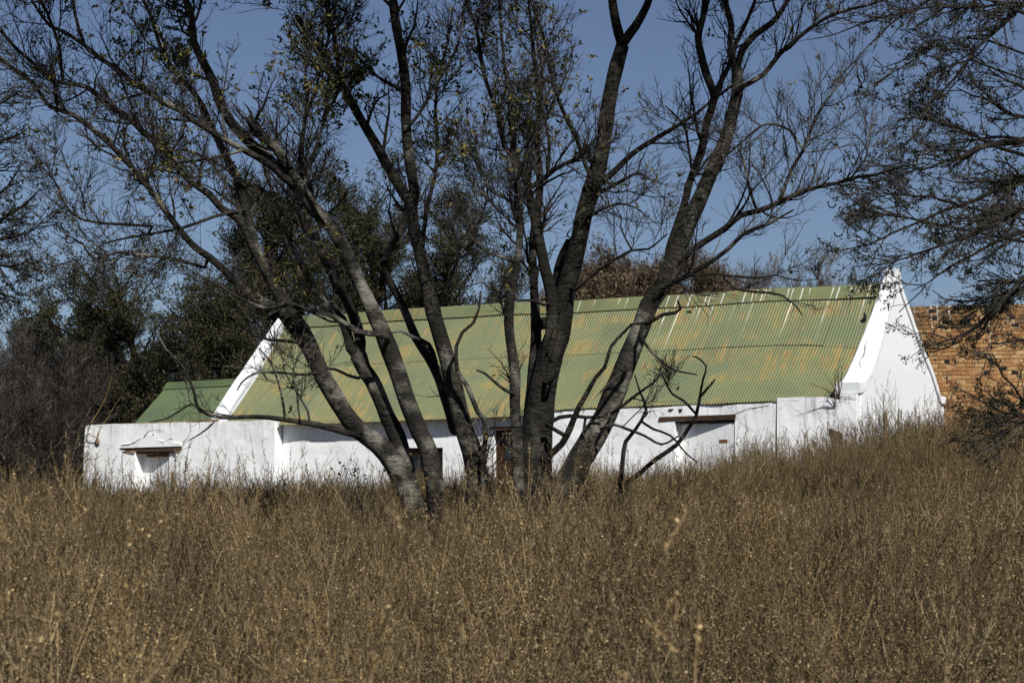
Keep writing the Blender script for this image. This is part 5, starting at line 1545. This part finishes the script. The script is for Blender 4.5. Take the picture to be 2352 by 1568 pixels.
iop = ng.nodes.new("GeometryNodeInstanceOnPoints")
m2p = ng.nodes.new("GeometryNodeMeshToPoints")
ng.links.new(gi.outputs[0], m2p.inputs['Mesh']); ng.links.new(m2p.outputs[0], iop.inputs['Points'])
jn = ng.nodes.new("GeometryNodeJoinGeometry")
for me in reversed(variants):
    src = bpy.data.objects.new(me.name, me)
    oi = ng.nodes.new("GeometryNodeObjectInfo"); oi.inputs['Object'].default_value = src
    g2i = ng.nodes.new("GeometryNodeGeometryToInstance")
    ng.links.new(oi.outputs['Geometry'], g2i.inputs[0]); ng.links.new(g2i.outputs[0], jn.inputs[0])
ng.links.new(jn.outputs[0], iop.inputs['Instance'])
iop.inputs['Pick Instance'].default_value = True


def named(nm, ty):
    a = ng.nodes.new("GeometryNodeInputNamedAttribute"); a.data_type = ty; a.inputs['Name'].default_value = nm
    return a.outputs['Attribute']


ng.links.new(named("kind_index", 'INT'), iop.inputs['Instance Index'])
e2r = ng.nodes.new("FunctionNodeEulerToRotation")
ng.links.new(named("spin", 'FLOAT_VECTOR'), e2r.inputs[0]); ng.links.new(e2r.outputs[0], iop.inputs['Rotation'])
ng.links.new(named("size", 'FLOAT'), iop.inputs['Scale'])
ng.links.new(iop.outputs[0], go.inputs[0])
weeds.modifiers.new("scatter", 'NODES').node_group = ng

# ------------------------------------------------------------------ single things among the weeds and on the walls
def post(label, u, vtop, d, w, tilt):
    top = at(u, vtop, d); z = float(gz(top[0], top[1])); h = top[2] - z
    t = thing("fence_post", label, "post", (top[0], top[1], z), 0.4, "old timber posts before the cottage")
    r = w * 0.5 / FPX * d
    n = 9; zs = np.linspace(-0.3, h, n)
    P = np.stack([zs * tilt + 0.006 * np.sin(zs * 5), 0 * zs, zs], -1)
    me = limb_mesh("post", P, np.full(n, r), POSTWOOD, 8, 0.12)
    co = [v.co for v in me.vertices]
    for v in me.vertices:
        if v.co.z > h - 0.02: v.co.z += (v.co.x - h * tilt) * 0.8
    o = link("shaft", me, t)
    g = Geo()
    for k in range(3):
        zz = h * (0.45 + .17 * k)
        a = np.linspace(0, 2 * np.pi, 9); c = np.stack([np.cos(a) * (r + .004) + zz * tilt, np.sin(a) * (r + .004), zz + 0 * a], -1)
        v, q = tubes(c[None], np.full((1, 9), 0.003), 4); g.add(v, q)
    link("wire_tie", g.mesh("wire_tie", [WOOD_DARK]), t)
    return t


post("leaning grey timber post before the white gable end, standing out of the weeds", 2031, 948, 42.5, 9, 0.01)
post("short broken brown post beside the left window, nearly swallowed by weeds", 651 * U, 1772 * U, 50.5, 8, -0.02)

# dry stalks with round seed heads left of the three-stemmed tree
sx, sy = place(860, 25.2)
sz = float(gz(sx, sy))
t = thing("seed_head_plant", "dark dry plant with round button seed heads left of the three-stemmed tree", "plant", (sx, sy, sz))
g = Geo(); heads = Geo()
P = np.zeros((9, 6, 3)); dd = rng.normal(0, 1, (9, 3)) * np.array([.16, .1, 0]) + np.array([-.12, 0, 1.0])
for k in range(1, 6):
    dd = dd + rng.normal(0, .07, dd.shape); dd /= np.linalg.norm(dd, axis=1, keepdims=True); P[:, k] = P[:, k - 1] + dd * 0.31
R = np.linspace(.007, .003, 6)[None].repeat(9, 0)
P1, R1 = spawn(P, R, 60, .5, 1.0, .1, .35, 4, (20, 50), .15, .12, .7, .0016)
for p, r in ((P, R), (P1, R1)):
    v, q = tubes(p, r, 4); g.add(v, q)
link("stalks", g.mesh("stalks", [TWIG_DARK]), t)
for p in P1[:, -1]:
    rr = random.uniform(.010, .017)
    ring = [(0, -1), (.8, -.55), (1, 0.05), (.75, .62), (0, .9)]
    V = [(p[0], p[1], p[2] - rr)] + [(p[0] + rr * a * math.cos(x), p[1] + rr * a * math.sin(x), p[2] + rr * b_) for a, b_ in ring[1:4] for x in np.arange(6) * math.pi / 3] + [(p[0], p[1], p[2] + rr * .9)]
    T = [[0, 1 + (j + 1) % 6, 1 + j] for j in range(6)] + [[19, 13 + j, 13 + (j + 1) % 6] for j in range(6)]
    Q = [[1 + 6 * k + j, 1 + 6 * k + (j + 1) % 6, 7 + 6 * k + (j + 1) % 6, 7 + 6 * k + j] for k in range(2) for j in range(6)]
    heads.add(V, Q, T)
link("seed_heads", heads.mesh("seed_heads", [TWIG_DARK]), t)["kind"] = "stuff"

# vine hooked over the left corner of the white wall, with a stone
VINE = plain("yellow_green_vine", (0.20, 0.13, 0.03), 0.7, 8.0, 0.4)
c = H(-22.0, -0.32, 2.1)
t = thing("vine", "yellowish bare vine hooked over the top left corner of the white wall", "vine", tuple(c))
hp = lambda x, y, z: H(x, y, z) - c
for pts_, r0, r1 in (([(-21.72, -0.3, 2.13), (-21.8, -.33, 2.2), (-21.95, -.34, 2.24), (-22.05, -.33, 2.36), (-22.03, -.2, 2.6), (-21.98, 0.0, 2.9), (-21.96, .2, 3.2), (-21.9, .3, 3.55), (-21.86, .4, 3.9)], .014, .004),
                    ([(-21.73, -0.3, 2.15), (-21.68, -.3, 2.28), (-21.64, -.25, 2.45), (-21.6, -.05, 2.7), (-21.52, .15, 3.05), (-21.44, .3, 3.3)], .008, .003),
                    ([(-21.74, -.28, 2.2), (-21.70, -.29, 2.36), (-21.72, -.29, 2.3), (-21.68, -.27, 2.2)], .008, .004)):
    P, R = smooth_path(np.array([hp(*p) for p in pts_]), np.linspace(r0, r1, len(pts_)), 0.06)
    v, q = tubes(P[None], R[None], 6)
    link("stem", mesh_np("stem", v, q, None, [VINE], None, True), t)
for (x, z, rr) in ((-21.76, 2.05, .085), (-21.83, 0.95, .10)):
    bm = bpy.data.meshes.new("stone")
    V, F = [], []
    for i in range(5):
        th = math.pi * (i + .5) / 5
        for j in range(7):
            a = j * 2 * math.pi / 7
            k = rr * random.uniform(.8, 1.15)
            V.append((k * math.sin(th) * math.cos(a), -0.01 + .6 * k * math.sin(th) * math.sin(a), k * 1.2 * math.cos(th)))
    for i in range(4):
        for j in range(7): F.append([i * 7 + j, (i + 1) * 7 + j, (i + 1) * 7 + (j + 1) % 7, i * 7 + (j + 1) % 7])
    V += [(0, 0, rr * 1.15), (0, 0, -rr * 1.15)]
    T = [[35, j, (j + 1) % 7] for j in range(7)] + [[36, 28 + (j + 1) % 7, 28 + j] for j in range(7)]
    o = link("stone", mesh_np("stone", V, F, T, [STONE], None, True), house)
    o.location = (x, -0.235, z)

# dry weed rooted in the crack at the foot of the gable coping
c = H(0.05, -0.15, 2.44)
t = thing("wall_plant", "dry twiggy plant rooted in the wall top at the foot of the gable coping", "plant", tuple(c))
P = np.zeros((7, 6, 3)); dd = rng.normal(0, 1, (7, 3)) * np.array([.35, .15, 0]) + np.array([-.15, -.1, 1.0])
dd /= np.linalg.norm(dd, axis=1, keepdims=True)
for k in range(1, 6):
    dd = dd + rng.normal(0, .12, dd.shape); dd /= np.linalg.norm(dd, axis=1, keepdims=True); P[:, k] = P[:, k - 1] + dd * rng.uniform(.08, .22, (7, 1))
R = np.linspace(.011, .003, 6)[None].repeat(7, 0)
P1, R1 = spawn(P, R, 46, .3, 1.0, .1, .3, 4, (20, 50), .15, .12, .6, .002)
g = Geo()
for p, r in ((P, R), (P1, R1)):
    v, q = tubes(p, r, 4); g.add(v, q)
link("stems", g.mesh("stems", [TWIG_BROWN]), t)
g = Geo()
v, q = leaf_quads(rng.normal(0, 1, (160, 3)) * np.array([.16, .05, .015]) + np.array([.08, .03, .03]), .06, ratio=.15); g.add(v, q)
link("grass_tuft", g.mesh("grass_tuft", [TWIG_BROWN]), t)["kind"] = "stuff"

# a bird on the wall top between the thorn branches
bp = at(3742 * U, 1128 * U, 51.8)
t = thing("bird", "small dark bird with a pale breast perched above the brick wall top", "bird", (float(bp[0]), float(bp[1]), WALL_TOP), 2.6)
pts_b = [(-.13, .02, .004), (-.09, .035, .014), (-.05, .055, .034), (0, .085, .046), (.04, .115, .044), (.06, .145, .030), (.075, .165, .030), (.095, .175, .022), (.108, .172, .007), (.122, .168, .002)]
P = np.array([(a, 0, b_ + .02) for a, b_, _ in pts_b]); R = np.array([p[2] for p in pts_b])
PP, RR = smooth_path(P, R, 0.012)
v, q = tubes(PP[None], RR[None], 10)
BIRD, nt, b = new_mat("dark_plumage_pale_breast")
tcx = coords(nt); sp = N(nt, "ShaderNodeSeparateXYZ"); nt.links.new(tcx, sp.inputs[0])
m_ = mth(nt, 'GREATER_THAN', mth(nt, 'ADD', sp.outputs[0], mth(nt, 'MULTIPLY', sp.outputs[2], -0.35)), -0.012)
nt.links.new(mixc(nt, m_, (0.03, 0.028, 0.026), (0.40, 0.37, 0.33)), b.inputs['Base Color'])
link("body", mesh_np("body", v, q, None, [BIRD], None, True), t)
g = Geo()
for sy_ in (-1, 1):
    v, q = tubes(np.array([[[0.01, .014 * sy_, .07], [.012, .016 * sy_, .03], [.02, .018 * sy_, .003]]]), np.full((1, 3), .003), 5); g.add(v, q)
link("legs", g.mesh("legs", [WOOD_DARK]), t)
